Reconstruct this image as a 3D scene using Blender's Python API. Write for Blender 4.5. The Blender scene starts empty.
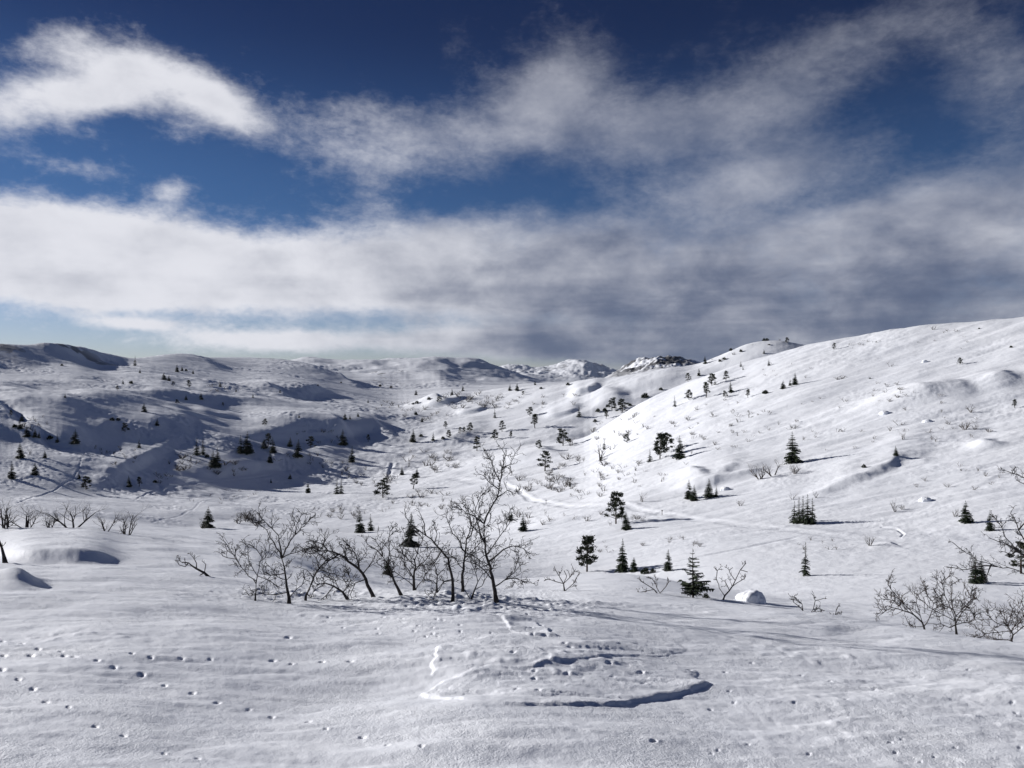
import bpy, math, random
import numpy as np
from mathutils import Vector, Matrix, noise as mnoise

R = math.radians
scene = bpy.context.scene
COL = scene.collection
rnd = random.Random(7)

# ------------------------------------------------------------------ camera, sky, sun, exposure
FOC, CX, CY = 773.0, 512.0, 384.0          # focal length in pixels of the 1024 wide picture
cam_data = bpy.data.cameras.new('camera')
cam_data.sensor_width = 36.0
cam_data.lens = 36.0 * FOC / 1024.0
cam_data.clip_start = 0.05
cam_data.clip_end = 60000
cam = bpy.data.objects.new('camera', cam_data)
COL.objects.link(cam)
cam.location = (0, 0, 0)
cam.rotation_euler = (R(90), 0, 0)
scene.camera = cam
scene.cycles.use_denoising = True
scene.cycles.denoiser = "OPENIMAGEDENOISE"
scene.cycles.denoising_input_passes = "RGB_ALBEDO_NORMAL"
scene.cycles.denoising_prefilter = "ACCURATE"

SUN_EL, SUN_AZ = 16.5, 25.0                # azimuth: degrees forward of due left
sdir = Vector((-math.cos(R(SUN_EL)) * math.cos(R(SUN_AZ)),
               math.cos(R(SUN_EL)) * math.sin(R(SUN_AZ)), math.sin(R(SUN_EL))))
sun_data = bpy.data.lights.new('sun', 'SUN')
sun_data.energy = 5.0
sun_data.angle = R(0.53)
sun_data.color = (1.0, 0.965, 0.935)
sun = bpy.data.objects.new('sun', sun_data)
COL.objects.link(sun)
sun.rotation_euler = sdir.to_track_quat('Z', 'Y').to_euler()

vs = scene.view_settings
scene.display_settings.display_device = 'sRGB'
vs.view_transform = 'Standard'
vs.look = 'None'
vs.exposure = 0.34
vs.gamma = 1.0
vs.use_curve_mapping = False

world = bpy.data.worlds.new('World')
scene.world = world
world.use_nodes = True
wt = world.node_tree
wt.nodes.clear()


def wnode(kind, **kw):
    n = wt.nodes.new(kind)
    for k, v in kw.items():
        setattr(n, k, v)
    return n


def wmath(op, a, b=None, c=None, clamp=False):
    n = wnode('ShaderNodeMath', operation=op, use_clamp=clamp)
    for i, v in enumerate((a, b, c)):
        if v is None:
            continue
        if isinstance(v, (int, float)):
            n.inputs[i].default_value = v
        else:
            wt.links.new(v, n.inputs[i])
    return n.outputs[0]


def wsmooth(v, lo, hi, o0=0.0, o1=1.0):
    n = wnode('ShaderNodeMapRange', interpolation_type='SMOOTHSTEP')
    wt.links.new(v, n.inputs[0])
    n.inputs[1].default_value, n.inputs[2].default_value = lo, hi
    n.inputs[3].default_value, n.inputs[4].default_value = o0, o1
    return n.outputs[0]


def wmixc(f, a, b):
    n = wnode('ShaderNodeMix', data_type='RGBA')
    for sock, v in ((n.inputs[0], f), (n.inputs[6], a), (n.inputs[7], b)):
        if isinstance(v, (int, float)):
            sock.default_value = v
        elif isinstance(v, tuple):
            sock.default_value = (*v, 1)
        else:
            wt.links.new(v, sock)
    return n.outputs[2]


def build_world():
    sky = wnode('ShaderNodeTexSky', sky_type='NISHITA')
    sky.sun_disc = False
    sky.sun_elevation = R(SUN_EL)
    sky.sun_rotation = math.atan2(sdir.x, sdir.y)
    sky.altitude = 1500
    sky.air_density = 1.0
    sky.dust_density = 0.3
    sky.ozone_density = 1.0
    tc = wnode('ShaderNodeTexCoord')
    D = tc.outputs['Generated']
    sep = wnode('ShaderNodeSeparateXYZ')
    wt.links.new(D, sep.inputs[0])
    x, y, z = sep.outputs
    az = wmath('MULTIPLY', wmath('ARCTAN2', x, y), 180 / math.pi)       # degrees, 0 = straight ahead
    el = wmath('MULTIPLY', wmath('ARCSINE', z), 180 / math.pi)
    # cloud coordinates: flattened towards the horizon like a real cloud deck
    comb = wnode('ShaderNodeCombineXYZ')
    wt.links.new(az, comb.inputs[0])
    wt.links.new(wmath('MULTIPLY', el, 1.7), comb.inputs[1])

    def tex(scale, detail, rough, dist, off):
        mp = wnode('ShaderNodeMapping')
        wt.links.new(comb.outputs[0], mp.inputs[0])
        mp.inputs['Location'].default_value = (off, off * 0.37, off * 1.3)
        n = wnode('ShaderNodeTexNoise')
        wt.links.new(mp.outputs[0], n.inputs['Vector'])
        n.inputs['Scale'].default_value = scale
        n.inputs['Detail'].default_value = detail
        n.inputs['Roughness'].default_value = rough
        n.inputs['Distortion'].default_value = dist
        return n.outputs[0]
    n_big = tex(0.12, 9, 0.56, 0.25, 3.1)
    n_fine = tex(0.45, 8, 0.66, 0.15, 11.7)
    n_wisp = tex(1.5, 6, 0.62, 0.3, 41.0)
    n_shade = tex(0.17, 8, 0.58, 0.2, 23.0)
    # cloud banks: (azimuth, elevation, half width, half height, tilt, density) in degrees
    def P(px, py, rx, ry, tilt, k):
        return (math.degrees(math.atan2(px - CX, FOC)),
                math.degrees(math.atan2(CY - py, math.hypot(FOC, px - CX))),
                rx / FOC * 57.3 * 0.92, ry / FOC * 57.3 * 0.92, tilt, k)
    banks = [P(*b) for b in CLOUDS]
    fld = None
    for (a0, e0, ra, re, tilt, k) in banks:
        c, s = math.cos(R(tilt)), math.sin(R(tilt))
        da = wmath('SUBTRACT', az, a0)
        de = wmath('SUBTRACT', el, e0)
        u = wmath('MULTIPLY_ADD', da, c / ra, wmath('MULTIPLY', de, s / ra))
        v = wmath('MULTIPLY_ADD', de, c / re, wmath('MULTIPLY', da, -s / re))
        d2 = wmath('MULTIPLY_ADD', u, u, wmath('MULTIPLY', v, v))
        g = wmath('MULTIPLY', wmath('EXPONENT', wmath('MULTIPLY', d2, -1.0)), k)
        fld = g if fld is None else wmath('ADD', fld, g)
    fld = wmath('MINIMUM', fld, 1.25)
    # elsewhere (overhead and behind) a loose scatter of the same cloud
    behind = wmath('MULTIPLY', wsmooth(wmath('ABSOLUTE', az), 40, 60), 0.12)
    fld = wmath('ADD', fld, behind)
    dens = wmath('ADD', fld, wmath('MULTIPLY_ADD', n_big, 1.25, -0.625))
    dens = wmath('ADD', dens, wmath('MULTIPLY_ADD', n_fine, 0.6, -0.3))
    dens = wmath('ADD', dens, wmath('MULTIPLY_ADD', n_wisp, 0.36, -0.18))
    side = wsmooth(az, -26, 12)
    high = wsmooth(el, 8, 15)
    width = wmath('ADD', wmath('MULTIPLY_ADD', side, 0.55, 0.62), wmath('MULTIPLY', high, 0.28))          # crisp sunlit banks on the left, thin veils on the right
    q = wmath('DIVIDE', wmath('SUBTRACT', dens, 0.12), width)
    mask = wsmooth(q, 0, 1)
    thin = wmath('MULTIPLY_ADD', wmath('MULTIPLY', side, high), -0.22, 0.97)
    mask = wmath('MULTIPLY', mask, thin)
    # cloud tone: sunlit on the left, greyer to the right and low in each bank; long streaks near the skyline
    cs = wnode('ShaderNodeCombineXYZ')
    wt.links.new(wmath('MULTIPLY', az, 0.045), cs.inputs[0])
    wt.links.new(wmath('MULTIPLY', el, 0.55), cs.inputs[1])
    streak = wnode('ShaderNodeTexNoise')
    wt.links.new(cs.outputs[0], streak.inputs['Vector'])
    streak.inputs['Scale'].default_value = 1.0
    streak.inputs['Detail'].default_value = 6
    low = wsmooth(el, 13, 3)
    tone = wmath('ADD', wmath('MULTIPLY', side, 0.53), wmath('MULTIPLY_ADD', n_shade, 1.1, -0.52))
    thick = wsmooth(dens, 0.5, 1.6)
    tone = wmath('ADD', tone, wmath('MULTIPLY', thick, 0.12))
    tone = wmath('ADD', tone, wmath('MULTIPLY', wmath('MULTIPLY', low, side), 0.28))
    tone = wmath('ADD', tone, wmath('MULTIPLY', wmath('MULTIPLY_ADD', streak.outputs[0], 1.6, -0.8), wmath('MULTIPLY', low, 0.5)))
    tone = wsmooth(tone, -0.05, 1.15)
    ccol = wmixc(tone, CLOUD_LIT, CLOUD_GREY)
    # deep polar blue of the clear sky
    rp = wnode('ShaderNodeValToRGB')
    wt.links.new(wsmooth(el, 0, 40), rp.inputs[0])
    rp.color_ramp.interpolation = 'EASE'
    els = rp.color_ramp.elements
    els[0].position, els[0].color = 0.0, (0.44, 0.465, 0.64, 1)
    els[1].position, els[1].color = 1.0, (0.06, 0.09, 0.20, 1)
    for e_, c_ in ((13, (0.165, 0.265, 0.44)), (26, (0.075, 0.11, 0.225))):
        f_ = e_ / 40.0
        k_ = els.new(f_ * f_ * (3 - 2 * f_))
        k_.color = (*c_, 1)
    vm = wnode('ShaderNodeVectorMath', operation='MULTIPLY')
    wt.links.new(sky.outputs[0], vm.inputs[0])
    wt.links.new(rp.outputs[0], vm.inputs[1])
    b1 = wnode('ShaderNodeBackground')
    wt.links.new(vm.outputs[0], b1.inputs[0])
    b1.inputs[1].default_value = 0.093
    b2 = wnode('ShaderNodeBackground')
    wt.links.new(ccol, b2.inputs[0])
    b2.inputs[1].default_value = 1.0
    mx = wnode('ShaderNodeMixShader')
    wt.links.new(mask, mx.inputs[0])
    wt.links.new(b1.outputs[0], mx.inputs[1])
    wt.links.new(b2.outputs[0], mx.inputs[2])
    out = wnode('ShaderNodeOutputWorld')
    wt.links.new(mx.outputs[0], out.inputs[0])
    world.cycles.sampling_method = 'MANUAL'
    world.cycles.sample_map_resolution = 512


CLOUD_LIT = (0.62, 0.625, 0.67)
CLOUD_GREY = (0.080, 0.103, 0.170)
CLOUDS = [  # px, py, half width, half height, tilt (deg), density
    (60, 98, 80, 26, 18, 0.85), (150, 75, 75, 24, -8, 0.8), (228, 108, 50, 20, -25, 0.75), (125, 120, 60, 18, 0, 0.5),
    (118, 120, 34, 13, 5, -0.7), (75, 168, 40, 10, 0, 0.4), (170, 192, 26, 14, 30, 0.45), (40, 45, 40, 14, 20, 0.35),
    (560, 85, 70, 38, 25, 0.95), (460, 140, 110, 38, 12, 0.75), (350, 120, 60, 45, 10, 0.5), (620, 130, 90, 38, 0, 0.7),
    (760, 180, 100, 34, 10, 1.0), (800, 75, 90, 45, 25, 0.65), (1000, 75, 50, 60, 40, 0.75), (720, 115, 90, 35, 10, 0.6), (900, 30, 60, 30, 10, 0.35),
    (960, 205, 120, 36, 12, 0.85), (880, 250, 220, 50, 0, 1.0),
    (40, 252, 120, 40, 0, 1.25), (150, 262, 120, 40, -4, 1.15), (300, 268, 120, 34, 6, 1.0), (450, 240, 80, 30, 12, 0.95),
    (570, 248, 80, 34, 5, 0.9), (680, 290, 260, 50, 0, 1.0), (940, 310, 200, 60, 0, 1.0), (480, 290, 240, 24, 0, 0.9),
    (300, 341, 150, 11, 0, 0.8), (135, 324, 36, 6, 0, 0.65), (520, 340, 120, 16, 0, 0.8), (620, 350, 160, 20, 0, 0.9), (800, 350, 160, 30, 0, 0.9),
]
build_world()

# ------------------------------------------------------------------ materials
def new_mat(name):
    m = bpy.data.materials.new(name)
    m.use_nodes = True
    nt = m.node_tree
    b = nt.nodes['Principled BSDF']
    return m, nt, b


def mnode(nt, kind, **kw):
    n = nt.nodes.new(kind)
    for k, v in kw.items():
        setattr(n, k, v)
    return n


def snow_material(name, scales, rock=False, vary=False):
    m, nt, b = new_mat(name)
    L = nt.links
    b.inputs['Roughness'].default_value = 0.62
    b.inputs['Specular IOR Level'].default_value = 0.22
    tc = mnode(nt, 'ShaderNodeTexCoord')
    prev = None
    for (sc, det, dist, stren) in scales:
        n = mnode(nt, 'ShaderNodeTexNoise')
        n.inputs['Scale'].default_value = sc
        n.inputs['Detail'].default_value = det
        n.inputs['Roughness'].default_value = 0.62
        L.new(tc.outputs['Object'], n.inputs['Vector'])
        bp = mnode(nt, 'ShaderNodeBump')
        bp.inputs['Distance'].default_value = dist
        bp.inputs['Strength'].default_value = stren
        L.new(n.outputs[0], bp.inputs['Height'])
        if vary:                                         # loose sugary patches between smooth crust
            nv = mnode(nt, 'ShaderNodeTexNoise')
            nv.inputs['Scale'].default_value = 0.9
            nv.inputs['Detail'].default_value = 4
            L.new(tc.outputs['Object'], nv.inputs['Vector'])
            mv = mnode(nt, 'ShaderNodeMapRange')
            mv.inputs[1].default_value, mv.inputs[2].default_value = 0.36, 0.64
            mv.inputs[3].default_value, mv.inputs[4].default_value = stren * 0.25, stren
            L.new(nv.outputs[0], mv.inputs[0])
            L.new(mv.outputs[0], bp.inputs['Strength'])
        if prev is not None:
            L.new(prev.outputs[0], bp.inputs['Normal'])
        prev = bp
    L.new(prev.outputs[0], b.inputs['Normal'])
    n = mnode(nt, 'ShaderNodeTexNoise')
    n.inputs['Scale'].default_value = scales[0][0] * 0.08
    n.inputs['Detail'].default_value = 5
    L.new(tc.outputs['Object'], n.inputs['Vector'])
    mx = mnode(nt, 'ShaderNodeMix', data_type='RGBA')
    mx.inputs[6].default_value = (0.79, 0.82, 0.88, 1)
    mx.inputs[7].default_value = (0.86, 0.88, 0.915, 1)
    L.new(n.outputs[0], mx.inputs[0])
    col = mx.outputs[2]
    if rock:
        at = mnode(nt, 'ShaderNodeAttribute', attribute_name='rock')
        nr = mnode(nt, 'ShaderNodeTexNoise')
        nr.inputs['Scale'].default_value = 0.6
        nr.inputs['Detail'].default_value = 6
        L.new(tc.outputs['Object'], nr.inputs['Vector'])
        cr = mnode(nt, 'ShaderNodeMix', data_type='RGBA')
        cr.inputs[6].default_value = (0.025, 0.026, 0.030, 1)
        cr.inputs[7].default_value = (0.10, 0.10, 0.105, 1)
        L.new(nr.outputs[0], cr.inputs[0])
        m2 = mnode(nt, 'ShaderNodeMix', data_type='RGBA')
        L.new(at.outputs['Fac'], m2.inputs[0])
        L.new(col, m2.inputs[6])
        L.new(cr.outputs[2], m2.inputs[7])
        col = m2.outputs[2]
    L.new(col, b.inputs['Base Color'])
    return m


def plain_material(name, c1, c2, scale, rough=0.85, bump=0.0):
    m, nt, b = new_mat(name)
    L = nt.links
    tc = mnode(nt, 'ShaderNodeTexCoord')
    n = mnode(nt, 'ShaderNodeTexNoise')
    n.inputs['Scale'].default_value = scale
    n.inputs['Detail'].default_value = 4
    L.new(tc.outputs['Object'], n.inputs['Vector'])
    rp = mnode(nt, 'ShaderNodeMapRange')
    rp.inputs[1].default_value, rp.inputs[2].default_value = 0.35, 0.65
    L.new(n.outputs[0], rp.inputs[0])
    mx = mnode(nt, 'ShaderNodeMix', data_type='RGBA')
    mx.inputs[6].default_value = (*c1, 1)
    mx.inputs[7].default_value = (*c2, 1)
    L.new(rp.outputs[0], mx.inputs[0])
    L.new(mx.outputs[2], b.inputs['Base Color'])
    b.inputs['Roughness'].default_value = rough
    b.inputs['Specular IOR Level'].default_value = 0.2
    if bump:
        bp = mnode(nt, 'ShaderNodeBump')
        bp.inputs['Distance'].default_value = bump
        L.new(n.outputs[0], bp.inputs['Height'])
        L.new(bp.outputs[0], b.inputs['Normal'])
    return m


M_SNOW_NEAR = snow_material('wind_packed_snow', [(20, 3, 0.03, 0.40), (70, 4, 0.014, 0.8)], vary=True)
M_SNOW_FAR = snow_material('hill_snow', [(0.55, 7, 0.45, 0.28)], rock=True)
M_NEEDLE = plain_material('dark_needles', (0.012, 0.020, 0.011), (0.034, 0.046, 0.024), 3.0)
M_PINE = plain_material('pine_needles', (0.014, 0.020, 0.012), (0.036, 0.043, 0.022), 3.0)
M_BARK = plain_material('birch_bark', (0.020, 0.018, 0.018), (0.060, 0.053, 0.05), 14.0, 0.9, 0.01)
M_TWIG = plain_material('brown_twigs', (0.028, 0.022, 0.020), (0.065, 0.05, 0.042), 9.0)
M_PALE = plain_material('grey_brown_twigs', (0.05, 0.042, 0.037), (0.13, 0.11, 0.095), 4.0)
M_TRUNK = plain_material('conifer_bark', (0.03, 0.022, 0.018), (0.08, 0.06, 0.045), 10.0)
M_ROCK = plain_material('dark_rock', (0.03, 0.03, 0.034), (0.13, 0.125, 0.125), 2.5, 0.9, 0.05)
M_POST = plain_material('weathered_wood', (0.05, 0.04, 0.035), (0.12, 0.10, 0.085), 6.0)

# ------------------------------------------------------------------ terrain as one height field
def vnoise(u, v, seed):
    """smooth gradient-like value noise, range about -1..1"""
    iu = np.floor(u).astype(np.int64)
    iv = np.floor(v).astype(np.int64)
    fu = u - iu
    fv = v - iv
    fu = fu * fu * fu * (fu * (fu * 6 - 15) + 10)
    fv = fv * fv * fv * (fv * (fv * 6 - 15) + 10)

    def h(a, b):
        n = (a * 374761393 + b * 668265263 + seed * 974634653) & 0xFFFFFFFF
        n = ((n ^ (n >> 13)) * 1274126177) & 0xFFFFFFFF
        n = (n ^ (n >> 16)) & 0xFFFFFFFF
        return n / 2147483648.0 - 1.0
    a, b = h(iu, iv), h(iu + 1, iv)
    c, d = h(iu, iv + 1), h(iu + 1, iv + 1)
    return (a + (b - a) * fu) * (1 - fv) + (c + (d - c) * fu) * fv


def fbm(u, v, seed, octs, gain=0.5):
    s, amp = 0.0, 1.0
    for o in range(octs):
        c, sn = math.cos(0.6 + o), math.sin(0.6 + o)
        s = s + amp * vnoise((u * c - v * sn) * 2 ** o + 17.3 * o, (u * sn + v * c) * 2 ** o - 9.1 * o, seed + o)
        amp *= gain
    return s


def curve(px, nodes, k):
    xs = [n[0] for n in nodes]
    return np.interp(px, xs, [n[k] for n in nodes])


# terrain lines, each a chain of (bearing in px, drop line, distance in m)
K0 = [(-760, 512, 40), (-200, 518, 38), (0, 523, 36), (100, 526, 34), (170, 534, 32), (220, 542, 29), (300, 565, 22), (380, 586, 16),
      (440, 594, 14), (500, 597, 13.5), (600, 598, 14.5), (690, 603, 15.5), (770, 607, 15.5), (810, 612, 15), (880, 623, 13.5), (950, 633, 12.5), (1024, 642, 11.5),
      (1200, 660, 10.5), (1784, 690, 10)]
K1 = [(-760, 520, 60), (0, 528, 55), (100, 530, 52), (220, 540, 50), (300, 556, 50), (400, 570, 52), (500, 580, 58), (540, 577, 60),
      (600, 571, 62), (640, 572, 60), (665, 577, 56), (700, 588, 50), (760, 598, 45), (800, 602, 42), (900, 607, 38), (1024, 616, 35), (1784, 630, 33)]
K2 = [(-760, 512, 100), (-200, 516, 130), (0, 517, 140), (100, 520, 148), (200, 530, 156), (300, 532, 158), (400, 537, 142), (500, 535, 122), (600, 525, 107),
      (700, 525, 96), (800, 528, 86), (900, 535, 77), (1024, 541, 67), (1784, 545, 50)]
K3 = [(-760, 498, 130), (-200, 500, 140), (0, 500, 166), (100, 498, 188), (200, 493, 224), (300, 486, 280), (400, 474, 312), (500, 455, 315), (590, 436, 302),
      (626, 411, 288), (652, 396, 290), (678, 385, 290), (700, 376, 289), (736, 365, 286), (765, 354, 282), (798, 344, 278), (830, 337, 272),
      (900, 328, 258), (960, 321, 246), (1024, 314, 234), (1200, 302, 205), (1784, 296, 130)]
K4 = [(-760, 380, 170), (-200, 386, 275), (0, 390, 330), (75, 391, 362), (150, 392, 402), (240, 397, 440), (330, 402, 470), (400, 405, 500), (428, 401, 510), (440, 398, 510),
      (470, 391, 500), (500, 387, 485), (540, 383, 460), (560, 383, 450), (600, 379, 430), (639, 373, 420), (685, 364, 415), (704, 359, 412),
      (720, 353.5, 409), (733, 347.5, 407), (747, 342.5, 405), (765, 339, 402), (785, 339, 400), (800, 343, 400), (830, 350, 400), (1024, 365, 400), (1784, 365, 400)]
K5 = [(-760, 336, 230), (-200, 341, 370), (0, 349, 530), (34, 350, 560), (42, 346, 570), (60, 344, 590), (85, 346, 620), (105, 352, 655), (130, 358, 700),
      (150, 357, 750), (180, 355, 820), (200, 356, 870), (240, 358, 980), (280, 361, 1050), (310, 365, 1100), (335, 372, 1150), (370, 377, 1150),
      (400, 379, 1100), (415, 374, 1080), (440, 373, 1080), (455, 379, 1090), (480, 384, 1100), (500, 384, 1100), (540, 384, 1000), (600, 384, 850),
      (612, 376, 820), (625, 366, 800), (640, 360, 790), (655, 357, 790), (675, 357, 790), (690, 361, 790), (705, 365, 800), (760, 375, 820), (1784, 375, 850)]
K6 = [(-760, 380, 2300), (240, 372, 2300), (285, 360, 2300), (310, 356, 2300), (335, 361, 2350), (370, 362, 2400), (400, 360, 2400), (440, 359, 2400), (470, 360, 2450),
      (500, 369, 2500), (515, 374, 2500), (535, 379, 2500), (560, 384, 2500), (620, 388, 2500), (1784, 388, 2500)]
K7 = [(-760, 376, 7000), (440, 374, 7000), (480, 371, 7000), (500, 367, 7000), (515, 363, 7000), (530, 367, 7000), (545, 369, 7000), (560, 365, 7000),
      (572, 361, 7000), (582, 361, 7000), (596, 363, 7000), (608, 368, 7000), (625, 371, 7000), (650, 377, 7000), (1784, 378, 7000)]
LINES = [K0, K1, K2, K3, K4, K5, K6, K7]
# hidden ground behind each line: (bearing, drop in px, ln-distance gap)
G0 = [(-760, 14, .18), (0, 12, .18), (220, 6, .15), (300, 3, .12), (380, 10, .3), (500, 16, .4), (600, 14, .4), (700, 10, .35), (760, 8, .35), (820, 16, .3), (900, 24, .4), (1024, 30, .4), (1784, 34, .4)]
G1 = [(-760, 3, .1), (0, 3, .1), (300, 0, .06), (480, 2, .08), (560, 10, .15), (650, 10, .15), (700, 2, .1), (760, 0, .06), (1784, 0, .06)]
G2 = [(-760, 0, .02), (1784, 0, .02)]
G3 = [(-760, 0, .03), (470, 0, .03), (600, 6, .1), (640, 14, .18), (700, 26, .25), (830, 34, .25), (1784, 40, .25)]
G4 = [(-760, 0, .03), (300, 0, .03), (460, 8, .15), (560, 8, .2), (640, 12, .2), (1784, 20, .2)]
G5 = [(-760, 12, .3), (1784, 12, .3)]
G6 = [(-760, 8, .4), (1784, 8, .4)]
GAPS = [G0, G1, G2, G3, G4, G5, G6]

# where a slope is steep (k < 1) or lies flat (k > 1): (bearing, line, half width, half height, tilt, k)
PATCH = [
    (80, 356, 55, 5, -5, 0.3), (12, 410, 16, 6, -10, 0.35),
    (45, 436, 40, 8, -22, 0.25), (290, 391, 45, 5, -4, 0.25), (400, 376, 40, 6, 0, 0.4),
    (285, 434, 40, 7, 8, 0.3), (355, 428, 28, 5, 5, 0.35),
    (650, 388, 45, 9, 12, 0.4), (40, 374, 90, 5, 4, 2.5), (60, 395, 60, 5, 0, 2.2), (330, 408, 90, 7, 0, 2.2),
    (205, 415, 40, 6, 0, 1.6), (120, 505, 160, 8, 0, 1.8), (60, 455, 60, 5, -5, 1.6),
]

TMAX = math.log(12500)
T0 = math.log(0.7)
PXC = np.arange(-760, 1785, 6.0)


def trows():
    t = [T0]
    while t[-1] < TMAX:
        y = math.exp(t[-1])
        d = 0.02 if y < 3 else 0.0045 if y < 17 else 0.006 if y < 60 else 0.0036 if y < 1250 else 0.008
        t.append(t[-1] + d)
    return np.array(t)


TR = trows()


def gauss1(a, sig, axis):
    r = int(sig * 3) + 1
    k = np.exp(-0.5 * (np.arange(-r, r + 1) / sig) ** 2)
    k /= k.sum()
    pad = [(0, 0), (0, 0)]
    pad[axis] = (r, r)
    b = np.pad(a, pad, mode='edge')
    out = np.zeros_like(a)
    for i, w in enumerate(k):
        sl = [slice(None), slice(None)]
        sl[axis] = slice(i, i + a.shape[axis])
        out += w * b[tuple(sl)]
    return out


def smooth01_(x):
    x = min(max(x, 0.0), 1.0)
    return x * x * (3 - 2 * x)


def density(px, py):
    d = np.ones_like(py)
    for (cx, cy, rx, ry, tilt, k) in PATCH:
        if abs(px - cx) > rx * 2.2 + 40:
            continue
        c, s = math.cos(R(tilt)), math.sin(R(tilt))
        u = ((px - cx) * c - (py - cy) * s) / rx
        v = ((px - cx) * s + (py - cy) * c) / ry
        g = np.exp(-(u * u + v * v) ** 2)
        d *= 1 + (k - 1) * g
    return d


def base_field():
    def sm(v, sig):
        return gauss1(v[None, :], sig, 1)[0]
    LPY = [sm(curve(PXC, Kn, 1), 2.5 if i < 3 else 0.6) for i, Kn in enumerate(LINES)]
    LT = [sm(np.log(curve(PXC, Kn, 2)), 7 if i < 5 else 5) for i, Kn in enumerate(LINES)]
    LSM = [sm(v, 12) for v in LPY]                       # broad form of each line, the crest detail rides on top
    GDIP = [sm(curve(PXC, g, 1), 7) for g in GAPS]
    GGAP = [sm(curve(PXC, g, 2), 8) for g in GAPS]
    F = np.zeros((len(TR), len(PXC)))
    for j, px in enumerate(PXC):
        pys = [float(v[j]) for v in LPY]
        ys = [float(v[j]) for v in LT]
        Yc = math.exp(ys[0])
        Zc = (CY - pys[0]) / FOC * Yc
        tt, pp = [], []
        for t in np.linspace(T0, ys[0], 50):
            Y = math.exp(t)
            Z = -1.65 + (Zc + 1.65) * (Y / Yc) ** 1.0
            tt.append(t)
            pp.append(CY - FOC * Z / Y)
        for i in range(len(LINES) - 1):
            dip, gap = float(GDIP[i][j]), float(GGAP[i][j])
            gap = min(gap, (ys[i + 1] - ys[i]) * 0.6)
            tb = ys[i] + gap
            k = float(smooth01_(dip / 9.0))
            cont = pys[i] - 0.25 * (pys[i] - pys[i + 1]) * gap / (ys[i + 1] - ys[i])
            pb = cont * (1 - k) + (pys[i] + dip) * k
            top, bot = pys[i + 1], pb
            n = 40
            q = np.linspace(bot, top, n)
            if i >= 3:
                f = np.linspace(0, 1, n)
                ease = np.clip((f - 0.45) / 0.55, 0, 1) ** 2
                q = bot + (LSM[i + 1][j] - bot) * f + (top - LSM[i + 1][j]) * ease
            w = density(px, 0.5 * (q[1:] + q[:-1]))
            cw = np.concatenate([[0], np.cumsum(w)])
            cw /= cw[-1]
            tt.append(ys[i] + gap * 0.45)
            pp.append(pys[i] + (pb - pys[i]) * (0.45 + 0.35 * k))
            tt += list(tb + (ys[i + 1] - tb) * cw)
            pp += list(q)
        tt += [ys[-1] + 0.3, TMAX + 1]
        pp += [pys[-1] + 8, pys[-1] + 14]
        F[:, j] = np.interp(TR, tt, pp)
    Fs = gauss1(F, 4.0, 0)
    Ff = gauss1(F, 2.2, 0)
    far = np.clip((TR - math.log(40)) / 0.6, 0, 1)[:, None]
    F = Fs * (1 - far) + Ff * far
    Fw = gauss1(F, 3.0, 1)
    Fn = gauss1(F, 1.0, 1)
    far = np.clip((TR - math.log(150)) / 0.8, 0, 1)[:, None]
    return Fw * (1 - far) + Fn * far


BASE = base_field()


def lookup_base(px, t):
    """bilinear read of the base height field (arrays)"""
    fx = np.clip((px - PXC[0]) / 6.0, 0, len(PXC) - 1.001)
    j = fx.astype(int)
    fx = fx - j
    i = np.clip(np.searchsorted(TR, t) - 1, 0, len(TR) - 2)
    ft = np.clip((t - TR[i]) / (TR[i + 1] - TR[i]), 0, 1)
    a = BASE[i, j] * (1 - fx) + BASE[i, j + 1] * fx
    b = BASE[i + 1, j] * (1 - fx) + BASE[i + 1, j + 1] * fx
    return a * (1 - ft) + b * ft


def find_base_t(px, py, tmin=1.5):
    """ln-distance where the ground seen on this bearing crosses the line py"""
    sel = TR[TR > tmin]
    p = lookup_base(np.full(len(sel), float(px)), sel)
    k = np.nonzero(p <= py)[0]
    return float(sel[k[0]]) if len(k) else float(sel[-1])


# columns: dense in front, wider apart outside the photographed sector
PX = np.concatenate([np.arange(-760, -24, 8.0), np.arange(-24, 1049, 1.0), np.arange(1056, 1785, 8.0)])
GP, GT = np.meshgrid(PX, TR)
AA = (GP - CX) / FOC


def smooth01(x):
    x = np.clip(x, 0, 1)
    return x * x * (3 - 2 * x)


def rows_between(y0, y1):
    return slice(int(np.searchsorted(TR, math.log(y0))), int(np.searchsorted(TR, math.log(y1))))


def cols_between(x0, x1):
    return slice(int(np.searchsorted(PX, x0)), int(np.searchsorted(PX, x1)))


def seg_distance(px, py, pts, closed=False):
    """signed distance in the plane to a chain (sign: + above/left of travel; polygons: + inside)"""
    best = np.full(px.shape, 1e9)
    sign = np.ones(px.shape)
    inside = np.zeros(px.shape, bool)
    along = np.zeros(px.shape)
    n = len(pts)
    acc = 0.0
    for i in range(n if closed else n - 1):
        (ax, ay), (bx, by) = pts[i], pts[(i + 1) % n]
        dx, dy = bx - ax, by - ay
        L2 = dx * dx + dy * dy
        s = np.clip(((px - ax) * dx + (py - ay) * dy) / L2, 0, 1)
        d = np.hypot(px - ax - s * dx, py - ay - s * dy)
        up = d < best
        best = np.where(up, d, best)
        cr = dx * (py - ay) - dy * (px - ax)
        sign = np.where(up, np.where(cr < 0, 1.0, -1.0), sign)
        along = np.where(up, acc + s * math.sqrt(L2), along)
        acc += math.sqrt(L2)
        if closed:
            cond = (ay > py) != (by > py)
            xi = ax + (py - ay) * dx / (dy if dy else 1e-9)
            inside ^= cond & (px < xi)
    if closed:
        return np.where(inside, best, -best)
    return best * sign, along / acc


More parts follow.
